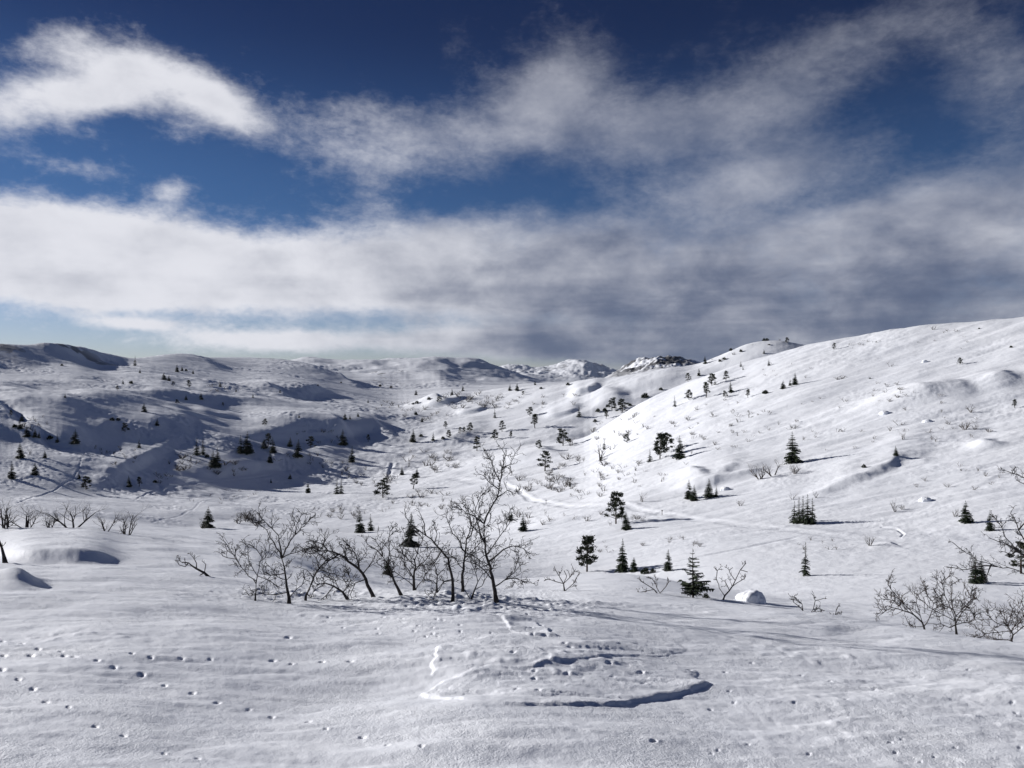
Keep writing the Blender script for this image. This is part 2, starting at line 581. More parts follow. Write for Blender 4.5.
# steep lee banks that face the camera: bearing, foot line, half width, rise in px, ramp (ln m), fade (ln m), nearest distance
BANKS = [
        (58, 564, 52, 13, 0.05, 0.35, 12), (420, 590, 60, 5, 0.05, 0.15, 9),
    (590, 601, 60, 0, 0.05, 0.2, 20), (590, 520, 60, 2.5, 0.03, 0.2, 60), (735, 604, 45, 0, 0.05, 0.2, 20),
    (720, 486, 45, 5, 0.03, 0.2, 60), (640, 405, 40, 4, 0.02, 0.2, 300),
    (585, 397, 14, 5, 0.01, 0.05, 150), (562, 418, 16, 4, 0.01, 0.05, 100), (445, 406, 20, 6, 0.012, 0.05, 150),
    (472, 412, 14, 4, 0.01, 0.04, 150),
    (190, 418, 22, 4, 0.012, 0.06, 200), (215, 416, 20, 3, 0.01, 0.05, 200),
   
]
# wind lips: foot line, rise in px, width of the face in px, fade behind in px, distances
STEPS = [
    ([(800, 505), (850, 490), (880, 479), (905, 467), (945, 450)], 5.0, 8, 24, 70, 300),
    ([(50, 418), (100, 443), (150, 449), (210, 434)], 6, 22, 40, 200, 420),
    ([(90, 388), (165, 402), (215, 406), (280, 401)], 4.5, 16, 36, 260, 520),
    ([(84, 495), (130, 480), (160, 467), (200, 444)], 5, 14, 30, 150, 380),
    ([(150, 484), (195, 480), (240, 475), (300, 470), (360, 458)], 5, 11, 34, 150, 330),
    ([(-30, 440), (35, 450), (75, 452), (120, 466)], 3, 12, 30, 170, 330),
    ([(424, 452), (455, 448), (494, 434)], 4, 7, 18, 150, 420),
    ([(220, 444), (290, 448), (330, 441), (400, 431)], 3.2, 8, 24, 200, 420),
    ([(230, 402), (300, 400), (365, 390)], 3.2, 9, 26, 350, 620),
    ([(460, 472), (520, 466), (592, 459)], 2.2, 8, 30, 120, 320),
    ([(170, 566), (220, 574), (300, 580), (430, 586)], 4.5, 20, 20, 17, 60),
    ([(555, 426), (592, 420), (622, 406)], 2, 7, 18, 250, 480),
    ([(565, 407), (592, 398), (614, 382)], 2, 6, 12, 300, 480),
    ([(0, 482), (40, 484), (80, 492)], 1.8, 8, 22, 140, 330),
    ([(675, 496), (716, 487), (752, 464)], 2.8, 8, 24, 90, 260),
    ([(870, 452), (930, 446), (995, 434)], 2.0, 9, 24, 80, 260),
    ([(350, 388), (405, 386), (465, 388)], 4, 9, 12, 480, 1200),
]
# drifts with a long windward side on the left and a short lee side on the right: bearing, line, height px, left width, right width, depth (ln m), nearest
DUNES = [
    (14, 586, 17, 40, 40, 0.045, 10), (60, 400, 3, 90, 30, 0.06, 250), (70, 366, 7, 120, 36, 0.10, 380),
    (918, 398, 7, 60, 26, 0.05, 150),
    (30, 440, 9, 60, 16, 0.04, 200), (270, 392, 8, 90, 20, 0.06, 300), (340, 380, 7, 80, 16, 0.08, 400),
    (340, 428, 5, 50, 12, 0.04, 200), (375, 425, 5, 30, 12, 0.04, 200), 
    (690, 478, 6, 50, 16, 0.05, 100), (540, 455, 5, 60, 18, 0.05, 120), (5, 420, 9, 60, 14, 0.05, 250), (430, 402, 6, 20, 10, 0.03, 200),
    (400, 380, 5, 50, 28, 0.15, 700), (200, 362, 3, 60, 30, 0.08, 600), (300, 368, 4, 60, 30, 0.1, 700), (610, 400, 6, 30, 20, 0.05, 350),
    (505, 373, 5, 120, 60, 0.08, 1800), (440, 366, 2.5, 60, 24, 0.08, 1800), (370, 366, 2.5, 40, 20, 0.08, 1800), (578, 364, 3, 30, 20, 0.12, 5500), (525, 366, 3, 20, 14, 0.12, 5500),
    (986, 448, 5, 14, 18, 0.02, 120), (890, 545, 2.5, 20, 6, 0.02, 60), (960, 625, 3, 90, 60, 0.08, 8), (820, 632, 2.5, 90, 30, 0.05, 7),
    (560, 480, 4, 40, 14, 0.04, 100), 
]
DUNES += [(935, 394, 7, 60, 34, 0.06, 150), (990, 385, 6.5, 50, 36, 0.055, 150), (1035, 376, 5, 50, 30, 0.05, 150), (960, 392, 2.5, 24, 14, 0.03, 150), (1004, 380, 2, 20, 12, 0.03, 150)]
ROAD = [(396, 476), (430, 476), (470, 482), (505, 484), (516, 489), (526, 497), (545, 504), (570, 508), (600, 508), (625, 507), (650, 512), (680, 517),
        (710, 521), (740, 525), (768, 527), (800, 531), (830, 535), (870, 539), (905, 541), (960, 540), (1030, 537)]
TROUGH = [(388, 479), (392, 467), (403, 454), (412, 446), (420, 436)]
LINE_TRACK = [(655, 566), (680, 561), (720, 553), (768, 543), (800, 537)]
LEFT_TRACK = [(15, 505), (52, 491), (72, 479), (79, 468), (82, 458)]
CURVE_TRACK = [(132, 502), (145, 492), (165, 487), (200, 483), (240, 478), (300, 470)]
CURVE_TRACK_B = [(150, 523), (180, 515), (195, 508), (205, 500)]
LOOP_TRACK = [(880, 527), (897, 529), (904, 534), (900, 538)]
PLATE_A = [(418, 691), (436, 684), (470, 676), (520, 668), (600, 661), (660, 662), (695, 672), (706, 686), (694, 693), (640, 701), (590, 707), (545, 709), (508, 709), (462, 703)]
PLATE_B = [(434, 676), (438, 654), (452, 649), (500, 652), (560, 648), (640, 640), (676, 643), (690, 650), (660, 655), (610, 658), (560, 668), (500, 676), (460, 678)]
PLATE_C = [(496, 620), (520, 616), (548, 632), (560, 640), (530, 640), (510, 632)]
PRINTS = [(23, 644), (38, 650), (3, 657), (31, 657), (61, 654), (65, 658), (74, 660), (131, 657), (151, 660), (181, 660), (211, 660), (97, 664), (113, 669),
          (142, 674), (164, 683), (193, 690), (217, 699), (248, 705), (272, 714), (308, 722), (327, 732), (18, 683), (32, 691), (46, 705), (68, 713), (96, 730),
          (123, 739), (163, 755), (198, 761), (272, 663), (292, 667), (322, 666), (287, 645), (2, 674), (2, 640), (351, 667), (362, 741), (386, 751), (422, 758), (653, 749)]


def PXN(px, pts):
    x0, x1 = min(p[0] for p in pts), max(p[0] for p in pts)
    return np.clip((px - x0) / (x1 - x0), 0, 1) ** 1.5


def build_field():
    F = lookup_base(GP.ravel(), GT.ravel()).reshape(GP.shape)
    B = F.copy()                                   # smooth ground, used as map coordinates
    # --- undulation of the hills, wind ripples of the near snow
    far = smooth01((GT - math.log(35)) / 0.8)
    rough = 0.35 + 0.9 * smooth01(fbm(AA * 5, GT * 5, 91, 2) * 0.9 + 0.5)
    n1 = fbm(AA * 7, GT * 7, 11, 3)
    n2 = fbm(AA * 42, GT * 42, 23, 3, 0.55)
    left = smooth01((560 - GP) / 200) * smooth01((GT - math.log(130)) / 0.4)
    calm = 1 - 0.6 * left * smooth01((GT - math.log(480)) / 0.3)
    F += far * calm * (2.0 + 0.2 * left) * n1 * smooth01((GT - math.log(70)) / 1.2)
    F += far * calm * rough * (0.28 + 0.45 * left) * n2
    drift = fbm(AA * 11 + 2, GT * 34 - AA * 6, 29, 3, 0.5)
    F += far * (1.0 - 0.5 * left) * 0.9 * drift * smooth01((GT - math.log(60)) / 0.6)
    n3 = fbm(AA * 210, GT * 210, 35, 2, 0.6)
    clumpy = smooth01(fbm(AA * 16, GT * 16, 57, 3) * 1.1 - 0.05)
    F += far * n3 * (0.03 + (0.14 + 0.26 * left) * clumpy)
    mts = smooth01((GT - math.log(4500)) / 0.3)
    F += mts * (1.5 * fbm(AA * 44, GT * 16, 63, 5, 0.62) + 0.4)
    mid = smooth01((GT - math.log(1500)) / 0.3) * (1 - mts)
    F += mid * 1.6 * fbm(AA * 18, GT * 18, 65, 4, 0.55)
    # craggy knoll behind the second ridge
    crag = np.exp(-(((GP - 652) / 46) ** 4)) * np.exp(-(((GT - math.log(775)) / 0.10) ** 4))
    F += crag * (1.9 * fbm(AA * 90, GT * 60, 71, 4, 0.6))
    near = 1 - far
    X, Y = AA * np.exp(GT), np.exp(GT)
    rs = rows_between(1.0, 60)
    nx, ny = X[rs], Y[rs]
    nr = near[rs]
    zz = 0.062 * fbm(nx * 0.35 + 3, ny * 0.5, 81, 3)
    sast = fbm(nx * 0.9 + ny * 0.35, ny * 2.4 - nx * 0.5, 83, 3, 0.5)
    zz += 0.017 * np.abs(sast)
    zz += 0.003 * fbm(nx * 7 + ny * 2, ny * 9, 87, 3, 0.6)
    lump = smooth01(fbm(nx * 0.5 + 7, ny * 0.6, 88, 2) * 1.1 - 0.1)
    zz += 0.016 * lump * np.maximum(0, vnoise(nx * 7, ny * 9, 89)) ** 2
    # crumbled lumps low on the right and round the birches
    crumb = smooth01((B[rs] - 655) / 30) * smooth01((GP[rs] - 690) / 120) * 0.30
    crumb = np.maximum(crumb, np.exp(-((GP[rs] - 480) / 110) ** 2 - ((B[rs] - 603) / 13) ** 2) * 2.2)
    crumb = np.maximum(crumb, np.exp(-((GP[rs] - 300) / 90) ** 2 - ((B[rs] - 594) / 7) ** 2) * 1.7)
    crumb = np.maximum(crumb, np.exp(-((GP[rs] - 565) / 90) ** 2 - ((B[rs] - 668) / 24) ** 2) * 0.45)
    zz += 0.045 * crumb * np.maximum(0, vnoise(nx * 3.3 + 5, ny * 4.2, 93) - 0.25) ** 1.3
    zz += 0.030 * crumb * np.maximum(0, vnoise(nx * 9.3 + 5, ny * 11.2, 94) - 0.2)
    # broken, wind cut crust: three low plates with sharp edges
    wob = 4.0 * fbm(nx * 2.2, ny * 3.1, 97, 3)
    wob2 = 1.3 * fbm(nx * 2.6 + 9, ny * 3.1, 98, 3)
    for pts, h, fade in ((PLATE_A, 0.029, 34), (PLATE_B, 0.029, 20), (PLATE_C, 0.032, 9)):
        x0, x1 = min(p[0] for p in pts) - 30, max(p[0] for p in pts) + 30
        y0, y1 = min(p[1] for p in pts) - 20, max(p[1] for p in pts) + 20
        bb = (GP[rs] > x0) & (GP[rs] < x1) & (B[rs] > y0) & (B[rs] < y1) & (ny < 14)
        px, py = GP[rs][bb] + wob[bb], B[rs][bb] + wob2[bb]
        d = seg_distance(px, py * 2.2, [(a, b * 2.2) for a, b in pts], True)
        low = smooth01((py - (y0 + 20)) / (y1 - y0 - 40))       # the near edge stands proud, the far edge fades
        zz[bb] += h * smooth01((d + 1.2) / 2.6) * np.exp(-np.maximum(d, 0) / fade) * np.maximum(0.12 + 0.88 * low * smooth01(0.2 + 1.2 * PXN(px, pts)), 0.75 * smooth01((0.22 - PXN(px, pts)) / 0.2))
        q = fbm(nx[bb] * 0.8 + 1.3 * h * 100, ny[bb] * 2.6, 101, 4, 0.55)
        lay = 0.45 * smooth01((q - 0.12) / 0.05) + 0.35 * smooth01((q + 0.28) / 0.05) + 0.3 * smooth01((q - 0.5) / 0.05)
        zz[bb] += h * 0.6 * smooth01(d / 7) * lay
    for (fx, fy, wx, wz) in [(f[0] + (k * 37 % 5 - 2) * .4, f[1], 2.3 + (k * 53 % 10) * .14, 0.018 + (k * 29 % 10) * .0014) for k, f in enumerate(PRINTS)] + EXTRA_PRINTS:
        cs = cols_between(fx - 22, fx + 22)
        sub = (GP[rs][:, cs] - fx) / wx
        dv = (B[rs][:, cs] - fy) / (wx * 0.27)
        ok = ny[:, cs] < 15
        r2 = sub ** 2 + dv ** 2
        zz[:, cs] += ok * (-wz * np.exp(-r2 ** 1.5) + wz * 0.22 * np.exp(-((sub - 1.7) ** 2 + dv ** 2)))
    F[rs] -= zz * nr * FOC / ny
    # --- lee banks and drifts
    for (cx, fy, hw, A, ramp, fade, dmin) in BANKS:
        if A == 0:
            continue
        t0 = find_base_t(cx, fy, math.log(dmin))
        cs = cols_between(cx - hw * 2, cx + hw * 2)
        w = np.exp(-(((PX[cs] - cx) / hw) ** 4))[None, :]
        wobble = (0.10 * ramp * vnoise(PX[cs] / 70.0, PX[cs] * 0 + cx, 5) + 0.015 * ramp * vnoise(PX[cs] / 6.0, PX[cs] * 0 + cx, 6))[None, :]
        dt = GT[:, cs] - t0 + wobble + 0.6 * ramp * (((PX[cs] - cx) / hw) ** 2)[None, :] * -1
        F[:, cs] -= A * w * smooth01(dt / ramp) * np.exp(-np.maximum(dt - ramp, 0) / fade)
    for (cx, fy, A, wl, wr, st, dmin) in DUNES:
        t0 = find_base_t(min(max(cx, 0), 1023), fy, math.log(dmin))
        cs = cols_between(cx - wl * 2.5, cx + wr * 3)
        skew = (0 if dmin < 60 else 40) * (GT[:, cs] - t0) / max(st, 0.03) * 0.25
        u = PX[cs][None, :] - cx + skew + 4 * vnoise(GT[:, cs] / st * 1.5, PX[cs][None, :] / 40.0, int(cx) + 3)
        prof = np.where(u < 0, np.exp(-(u / wl) ** 2), 1 - smooth01(u / wr))
        F[:, cs] -= A * prof * np.exp(-(((GT[:, cs] - t0) / st) ** 2))
    for pts, A, ramp, fade, y0, y1 in STEPS:
        rs2 = rows_between(y0, y1)
        cs = cols_between(min(p[0] for p in pts) - 60, max(p[0] for p in pts) + 60)
        px = GP[rs2, cs] + 2.5 * fbm(GP[rs2, cs] / 30.0, B[rs2, cs] / 9.0, 131, 3)
        py = B[rs2, cs] + ramp * (0.16 * fbm(GP[rs2, cs] / 55.0, B[rs2, cs] / 40.0, 133, 3) + 0.05 * fbm(GP[rs2, cs] / 14.0, B[rs2, cs] / 14.0, 135, 3))
        d, al = seg_distance(px, py, pts)
        x0, x1 = pts[0][0], pts[-1][0]
        end = smooth01((px - x0) / (0.4 * (x1 - x0))) * smooth01((x1 - px) / (0.4 * (x1 - x0)))
        F[rs2, cs] -= A * end * smooth01(d / ramp) * np.exp(-np.maximum(d - ramp, 0) / fade)
    # --- ski road, tracks
    def track(pts, y0, y1, w, deep, berm, lift=0.0):
        rs2 = rows_between(y0, y1)
        x0, x1 = min(p[0] for p in pts) - 15, max(p[0] for p in pts) + 15
        cs = cols_between(x0, x1)
        px, py = GP[rs2, cs], B[rs2, cs]
        d, al = seg_distance(px, py, pts)
        end = smooth01(al / 0.06) * smooth01((1 - al) / 0.06)
        F[rs2, cs] += end * (deep * np.exp(-(d / w) ** 4) - berm * np.exp(-((d - 1.9 * w) / (0.7 * w)) ** 2) - 0.5 * berm * np.exp(-((d + 1.9 * w) / (0.7 * w)) ** 2))
    track(ROAD, 60, 260, 1.8, 0.65, 0.32)
    track(TROUGH, 120, 330, 1.7, 0.6, 0.4)
    track(LINE_TRACK, 60, 160, 0.8, 0.7, 0.15)
    track(LEFT_TRACK, 100, 420, 0.55, 0.5, 0.1)
    track(CURVE_TRACK, 90, 300, 0.7, 0.4, 0.15)
    track(CURVE_TRACK_B, 60, 260, 0.7, 0.22, 0.08)
    track(LOOP_TRACK, 60, 160, 0.9, 0.7, 0.3)
    # --- bare rock showing through
    rk = np.zeros(F.shape)
    nz = fbm(AA * 140, GT * 90, 111, 4, 0.6)
    nb = fbm(AA * 34, GT * 26, 117, 3, 0.6)
    rk += crag * smooth01((nz * 0.5 + nb * 0.5 + 0.26 + 0.5 * smooth01((640 - GP) / 30)) / 0.25)
    topl = np.exp(-(((GP - 78) / 40) ** 4)) * np.exp(-(((GT - math.log(585)) / 0.05) ** 2)) + np.exp(-(((GP + 30) / 60) ** 4)) * np.exp(-(((GT - math.log(520)) / 0.06) ** 2))
    rk += topl * smooth01((nb - 0.15) / 0.2) * 0.8
    ridge = np.exp(-(((GP - 757) / 55) ** 4)) * np.exp(-(((GT - math.log(497)) / 0.012) ** 2))
    rk += ridge * smooth01((nb - 0.0) / 0.2)
    back = smooth01((GT - math.log(900)) / 0.1) * (1 - smooth01((GT - math.log(1400)) / 0.3)) * smooth01((450 - GP) / 80)
    rk += back * smooth01((nz * 0.6 + nb * 0.6 - 0.55) / 0.2) * 0.7
    rk += mts * smooth01((nz * 0.5 + nb * 0.6 - 0.45) / 0.3) * 0.55
    return F, B, np.clip(rk, 0, 1)


_r = random.Random(5)
EXTRA_PRINTS = [(_r.gauss(430, 45), _r.uniform(603, 640), 1.6, 0.018) for _ in range(40)]
EXTRA_PRINTS += [(_r.uniform(700, 1020), _r.uniform(655, 765), 2.2, 0.012) for _ in range(24)]
EXTRA_PRINTS += [(_r.uniform(440, 700), _r.uniform(630, 695), 2.6, 0.02) for _ in range(16)]
FIELD, MAPB, ROCK = build_field()


def ground_row(px):
    fx = np.interp(px, PX, np.arange(len(PX)))
    j = min(int(fx), len(PX) - 2)
    return FIELD[:, j] * (1 - (fx - j)) + FIELD[:, j + 1] * (fx - j)


def at_distance(px, Y):
    """world point of the snow surface on a bearing, at a distance"""
    p = float(np.interp(math.log(Y), TR, ground_row(px)))
    return Vector(((px - CX) / FOC * Y, Y, (CY - p) / FOC * Y))


def seen_at(px, py, ymin=3.0):
    """world point of the snow surface that is seen on a bearing and line"""
    row = ground_row(px)
    k0 = int(np.searchsorted(TR, math.log(ymin)))
    vis = np.minimum.accumulate(row)
    k = k0 + int(np.argmax(vis[k0:] <= py)) if (vis[k0:] <= py).any() else int(np.argmin(row))
    return at_distance(px, math.exp(TR[k]))


def terrain_mesh(name, i0, i1, mat):
    rows, cols = i1 - i0, len(PX)
    Y = np.exp(GT[i0:i1])
    co = np.stack([AA[i0:i1] * Y, Y, (CY - FIELD[i0:i1]) / FOC * Y], -1).reshape(-1, 3).astype(np.float32)
    idx = np.arange(rows * cols, dtype=np.int32).reshape(rows, cols)
    q = np.stack([idx[:-1, :-1], idx[:-1, 1:], idx[1:, 1:], idx[1:, :-1]], -1).reshape(-1, 4)
    me = bpy.data.meshes.new(name)
    me.vertices.add(len(co))
    me.vertices.foreach_set('co', co.ravel())
    me.loops.add(q.size)
    me.loops.foreach_set('vertex_index', q.ravel())
    me.polygons.add(len(q))
    me.polygons.foreach_set('loop_start', np.arange(0, q.size, 4, dtype=np.int32))
    me.polygons.foreach_set('use_smooth', np.ones(len(q), bool))
    me.update(calc_edges=True)
    at = me.attributes.new('rock', 'FLOAT', 'POINT')
    at.data.foreach_set('value', ROCK[i0:i1].ravel().astype(np.float32))
    me.materials.append(mat)
    o = bpy.data.objects.new(name, me)
    o['kind'] = 'structure'
    COL.objects.link(o)
    return o


iN = int(np.searchsorted(TR, math.log(48)))
iF = int(np.searchsorted(TR, math.log(1500)))
terrain_mesh('snow_ground', 0, iN + 1, M_SNOW_NEAR)
terrain_mesh('snowy_hills', iN, iF + 1, M_SNOW_FAR)
terrain_mesh('distant_mountains', iF, len(TR), M_SNOW_FAR)

# the rest of the snow field, beside and behind the photographed sector
def snow_surround():
    rows = list(range(0, len(TR), 24))
    v, f = [], []
    for j, sg in ((0, -1), (len(PX) - 1, 1)):
        n0 = len(v)
        for i in rows:
            Y = math.exp(TR[i])
            x, z = (PX[j] - CX) / FOC * Y, (CY - FIELD[i, j]) / FOC * Y
            v += [(x, Y, z), (x + sg * (8 + 0.9 * Y), Y * 0.25 - 8, z)]
        for k in range(len(rows) - 1):
            a = n0 + 2 * k
            q = (a, a + 1, a + 3, a + 2)
            f.append(q if sg > 0 else q[::-1])
    a, b = 0, 2 * len(rows)
    n = len(v)
    v += [(-9.5, -60, -1.6), (9.5, -60, -1.6)]
    f += [(a, b, n + 1, n), (a + 1, a, n), (b, b + 1, n + 1)]
    me = bpy.data.meshes.new('snow_field')
    me.from_pydata(v, [], f)
    me.materials.append(M_SNOW_NEAR)
    o = bpy.data.objects.new('snow_field', me)
    o['kind'] = 'structure'
    COL.objects.link(o)


snow_surround()

# ------------------------------------------------------------------ mesh helpers
class MB:
    """collects triangles / quads for one mesh"""
    def __init__(self):
        self.v, self.f, self.m = [], [], []

    def tri(self, a, b, c, m=0):
        n = len(self.v)
        self.v += [tuple(a), tuple(b), tuple(c)]
        self.f.append((n, n + 1, n + 2))
        self.m.append(m)

    def tube(self, pts, rad, k=5, m=0):
        n0 = len(self.v)
        n = len(pts)
        pts = [Vector(p) for p in pts]
        up = Vector((0.31, 0.17, 0.93))
        for i, p in enumerate(pts):
            d = (pts[min(i + 1, n - 1)] - pts[max(i - 1, 0)])
            if d.length < 1e-9:
                d = Vector((0, 0, 1))
            d.normalize()
            s = d.cross(up)
            if s.length < 0.05:
                s = d.cross(Vector((1, 0, 0)))
            s.normalize()
            t = d.cross(s)
            for q in range(k):
                a = 2 * math.pi * q / k
                self.v.append(tuple(p + (s * math.cos(a) + t * math.sin(a)) * rad[i]))
        for i in range(n - 1):
            for q in range(k):
                a, b = n0 + i * k + q, n0 + i * k + (q + 1) % k
                self.f.append((a, b, b + k, a + k))
                self.m.append(m)
        self.f.append(tuple(n0 + (n - 1) * k + q for q in range(k)))
        self.m.append(m)
        self.f.append(tuple(n0 + q for q in reversed(range(k))))
        self.m.append(m)

    def mesh(self, name, mats, smooth=False):
        me = bpy.data.meshes.new(name)
        me.from_pydata(self.v, [], self.f)
        for mt in mats:
            me.materials.append(mt)
        if len(mats) > 1:
            me.polygons.foreach_set('material_index', self.m)
        if smooth:
            me.polygons.foreach_set('use_smooth', [True] * len(self.f))
        me.update()
        return me


def put(name, me, parent=None, loc=(0, 0, 0)):
    o = bpy.data.objects.new(name, me)
    COL.objects.link(o)
    o.location = loc
    if parent is not None:
        o.parent = parent
    return o


def thing(name, label, cat, loc, group=None):
    o = bpy.data.objects.new(name, None)
    o.empty_display_size = 0.2
    COL.objects.link(o)
    o.location = loc
    return tag(o, label, cat, group)


def tag(o, label, cat, group=None):
    o['label'] = label
    o['category'] = cat
    if group:
        o['group'] = group
    return o


# ------------------------------------------------------------------ conifers (all one metre tall, scaled when placed)
def spruce_mesh(seed, levels, per, stations, width, droop, bare=0.05, ragged=0.25):
    r = random.Random(seed)
    crown, trunk = MB(), MB()
    lean = (r.uniform(-.02, .02), r.uniform(-.02, .02))
    trunk.tube([(lean[0] * z, lean[1] * z, z - 0.06) for z in (0, .3, .6, .9, 1.04)], [.022, .018, .012, .006, .002], 5)
    gaps = [(r.uniform(0, 6.28), r.uniform(.15, .8)) for _ in range(3)]
    for i in range(levels):
        z = bare + (0.98 - bare) * (i + r.uniform(-.3, .3)) / levels
        u = (z - bare) / (1 - bare)
        rr = width * (1 - max(u, 0)) ** 0.85 * (1.0 if u > 0.08 else 0.75 + u * 3) + 0.012
        n = max(3, int(per * (0.5 + 0.6 * (1 - u))))
        a0 = r.uniform(0, 6.28)
        for q in range(n):
            az = a0 + 6.283 * q / n + r.uniform(-.35, .35)
            if any(abs(z - gz) < .05 and math.cos(az - ga) > .5 for ga, gz in gaps):
                continue
            L = rr * (1 + r.uniform(-ragged, ragged))
            d = Vector((math.cos(az), math.sin(az), 0))
            s = Vector((-d.y, d.x, 0))
            dr = droop * (0.3 + 0.9 * (1 - u))
            def at(t):
                return Vector((lean[0] * z, lean[1] * z, z)) + d * (L * t) + Vector((0, 0, L * (0.10 * t - dr * t * t + 0.25 * dr * t ** 4)))
            for k in range(stations):
                t = (k + 0.6) / stations
                p, p2 = at(t - 0.5 / stations), at(min(1.08, t + 0.75 / stations))
                w = L * (0.38 * (1 - 0.6 * t) + 0.05) * r.uniform(.7, 1.2)
                for sg in (-1, 1):
                    tip = p2 + s * (sg * w) + Vector((0, 0, -w * r.uniform(.15, .75)))
                    crown.tri(p, p2, tip)
                crown.tri(p + Vector((0, 0, .006)), p2, p + (p2 - p) * .5 + Vector((0, 0, -w * r.uniform(.4, .9))))
    for q in range(5):
        a = q * 1.256
        crown.tri((lean[0], lean[1], 1.04), (.014 * math.cos(a), .014 * math.sin(a), .96), (.014 * math.cos(a + 1), .014 * math.sin(a + 1), .955))
    return trunk, crown


def pine_mesh(seed, clumps, tuft, width, bare=0.3):
    r = random.Random(seed)
    crown, trunk = MB(), MB()
    bend = r.uniform(-.06, .06)
    def axis(z):
        return Vector((bend * math.sin(z * 3), bend * .6 * math.cos(z * 2.3) - bend * .6, z))
    trunk.tube([axis(z) + Vector((0, 0, -.05)) for z in (0, .25, .5, .75, 1.0)], [.028, .024, .018, .010, .004], 6)
    for i in range(clumps):
        u = (i + r.uniform(0, 1)) / clumps
        z = bare + (0.97 - bare) * u
        az = i * 2.4 + r.uniform(-.5, .5)
        rr = width * (0.25 + 0.9 * (1 - u) ** 0.8) * r.uniform(.4, 1.05)
        b = axis(z)
        e = b + Vector((math.cos(az) * rr, math.sin(az) * rr, rr * r.uniform(-.1, .45)))
        trunk.tube([b - Vector((0, 0, .02)), (b + e) / 2 + Vector((0, 0, -.012)), e], [.009, .007, .003], 4)
        cr = width * r.uniform(.24, .42)
        for q in range(tuft):
            c = e + Vector((r.gauss(0, .45), r.gauss(0, .45), r.gauss(0, .27))) * cr
            dd = (c - b + Vector((0, 0, .1)))
            dd = (dd.normalized() + Vector((r.gauss(0, .5), r.gauss(0, .5), r.gauss(.2, .4)))).normalized()
            s = dd.cross(Vector((r.gauss(0, 1), r.gauss(0, 1), r.gauss(0, 1)))).normalized()
            l, w = cr * r.uniform(.4, .7), cr * r.uniform(.13, .25)
            crown.tri(c - s * w, c + s * w, c + dd * l)
    return trunk, crown


def bush_mesh(seed, tuft):
    r = random.Random(seed)
    crown = MB()
    for q in range(tuft):
        u = Vector((r.gauss(0, 1), r.gauss(0, 1), abs(r.gauss(0, 1)))).normalized()
        lump = 0.75 + 0.35 * mnoise.noise(u * 2.3 + Vector((seed, 0, 0)))
        c = Vector((u.x * .62, u.y * .62, u.z * .8)) * lump * r.uniform(.5, 1.0)
        dd = (u + Vector((r.gauss(0, .5), r.gauss(0, .5), r.gauss(.2, .5)))).normalized()
        s = dd.cross(Vector((r.gauss(0, 1), r.gauss(0, 1), r.gauss(0, 1)))).normalized()
        crown.tri(c - s * .07, c + s * .07, c + dd * r.uniform(.16, .30))
    stem = MB()
    for q in range(4):
        a = q * 1.6
        stem.tube([(0, 0, -.15), (.15 * math.cos(a), .15 * math.sin(a), .2), (.4 * math.cos(a), .4 * math.sin(a), .6)], [.05, .04, .02], 4)
    return stem, crown


def twig_mesh(seed, stems, depth, spread, thick, curl=0.35, first=0.42):
    """leafless bush of branching stems, one metre tall"""
    r = random.Random(seed)
    stem, twigs = MB(), MB()

    def grow(mb, p, d, L, rad, lev):
        n = 4
        pts, rads = [p.copy()], [rad]
        for i in range(n):
            d = (d + Vector((r.gauss(0, .16), r.gauss(0, .16), r.gauss(.06, .12))) * curl * 2).normalized()
            p = p + d * (L / n)
            pts.append(p.copy())
            rads.append(rad * (1 - .62 * (i + 1) / n))
        mb.tube(pts, rads, 4 if lev == 0 else 3)
        if lev >= depth:
            return
        for q in range(r.choice((3, 4, 4, 5)) if lev < 2 else r.choice((2, 3))):
            i = r.choice((1, 2, 2, 3, 3, 4))
            base = pts[i]
            ax = (pts[i] - pts[i - 1]).normalized()
            side = ax.cross(Vector((r.gauss(0, 1), r.gauss(0, 1), r.gauss(0, .6)))).normalized()
            nd = (ax * r.uniform(.55, 1.0) + side * r.uniform(.45, .95) + Vector((0, 0, .12))).normalized()
            grow(twigs, base, nd, L * r.uniform(.42, .72), rads[i] * .62, lev + 1)
    for q in range(stems):
        a = 6.283 * q / max(1, stems) + r.uniform(-.5, .5)
        tilt = r.uniform(.15, 1.0) * spread
        d = Vector((math.cos(a) * tilt, math.sin(a) * tilt, 1)).normalized()
        grow(stem, Vector((math.cos(a) * .03, math.sin(a) * .03, -.05)), d, first * r.uniform(.8, 1.25), thick, 0)
    top = max(v[2] for v in twigs.v + stem.v)
    k = 1.0 / top
    for mb in (stem, twigs):
        mb.v = [(x * k, y * k, z * k) for x, y, z in mb.v]
    return stem, twigs


def pair(kind, builder, mats):
    """mesh data for the two parts, and for a small copy with both in one mesh"""
    a, b = builder
    one = MB()
    for mb, m in ((a, 0), (b, 1)):
        n = len(one.v)
        one.v += mb.v
        one.f += [tuple(i + n for i in f) for f in mb.f]
        one.m += [m] * len(mb.f)
    return (a.mesh(kind + '_trunk', [mats[0]]), b.mesh(kind + '_crown', [mats[1]]), one.mesh(kind, mats))


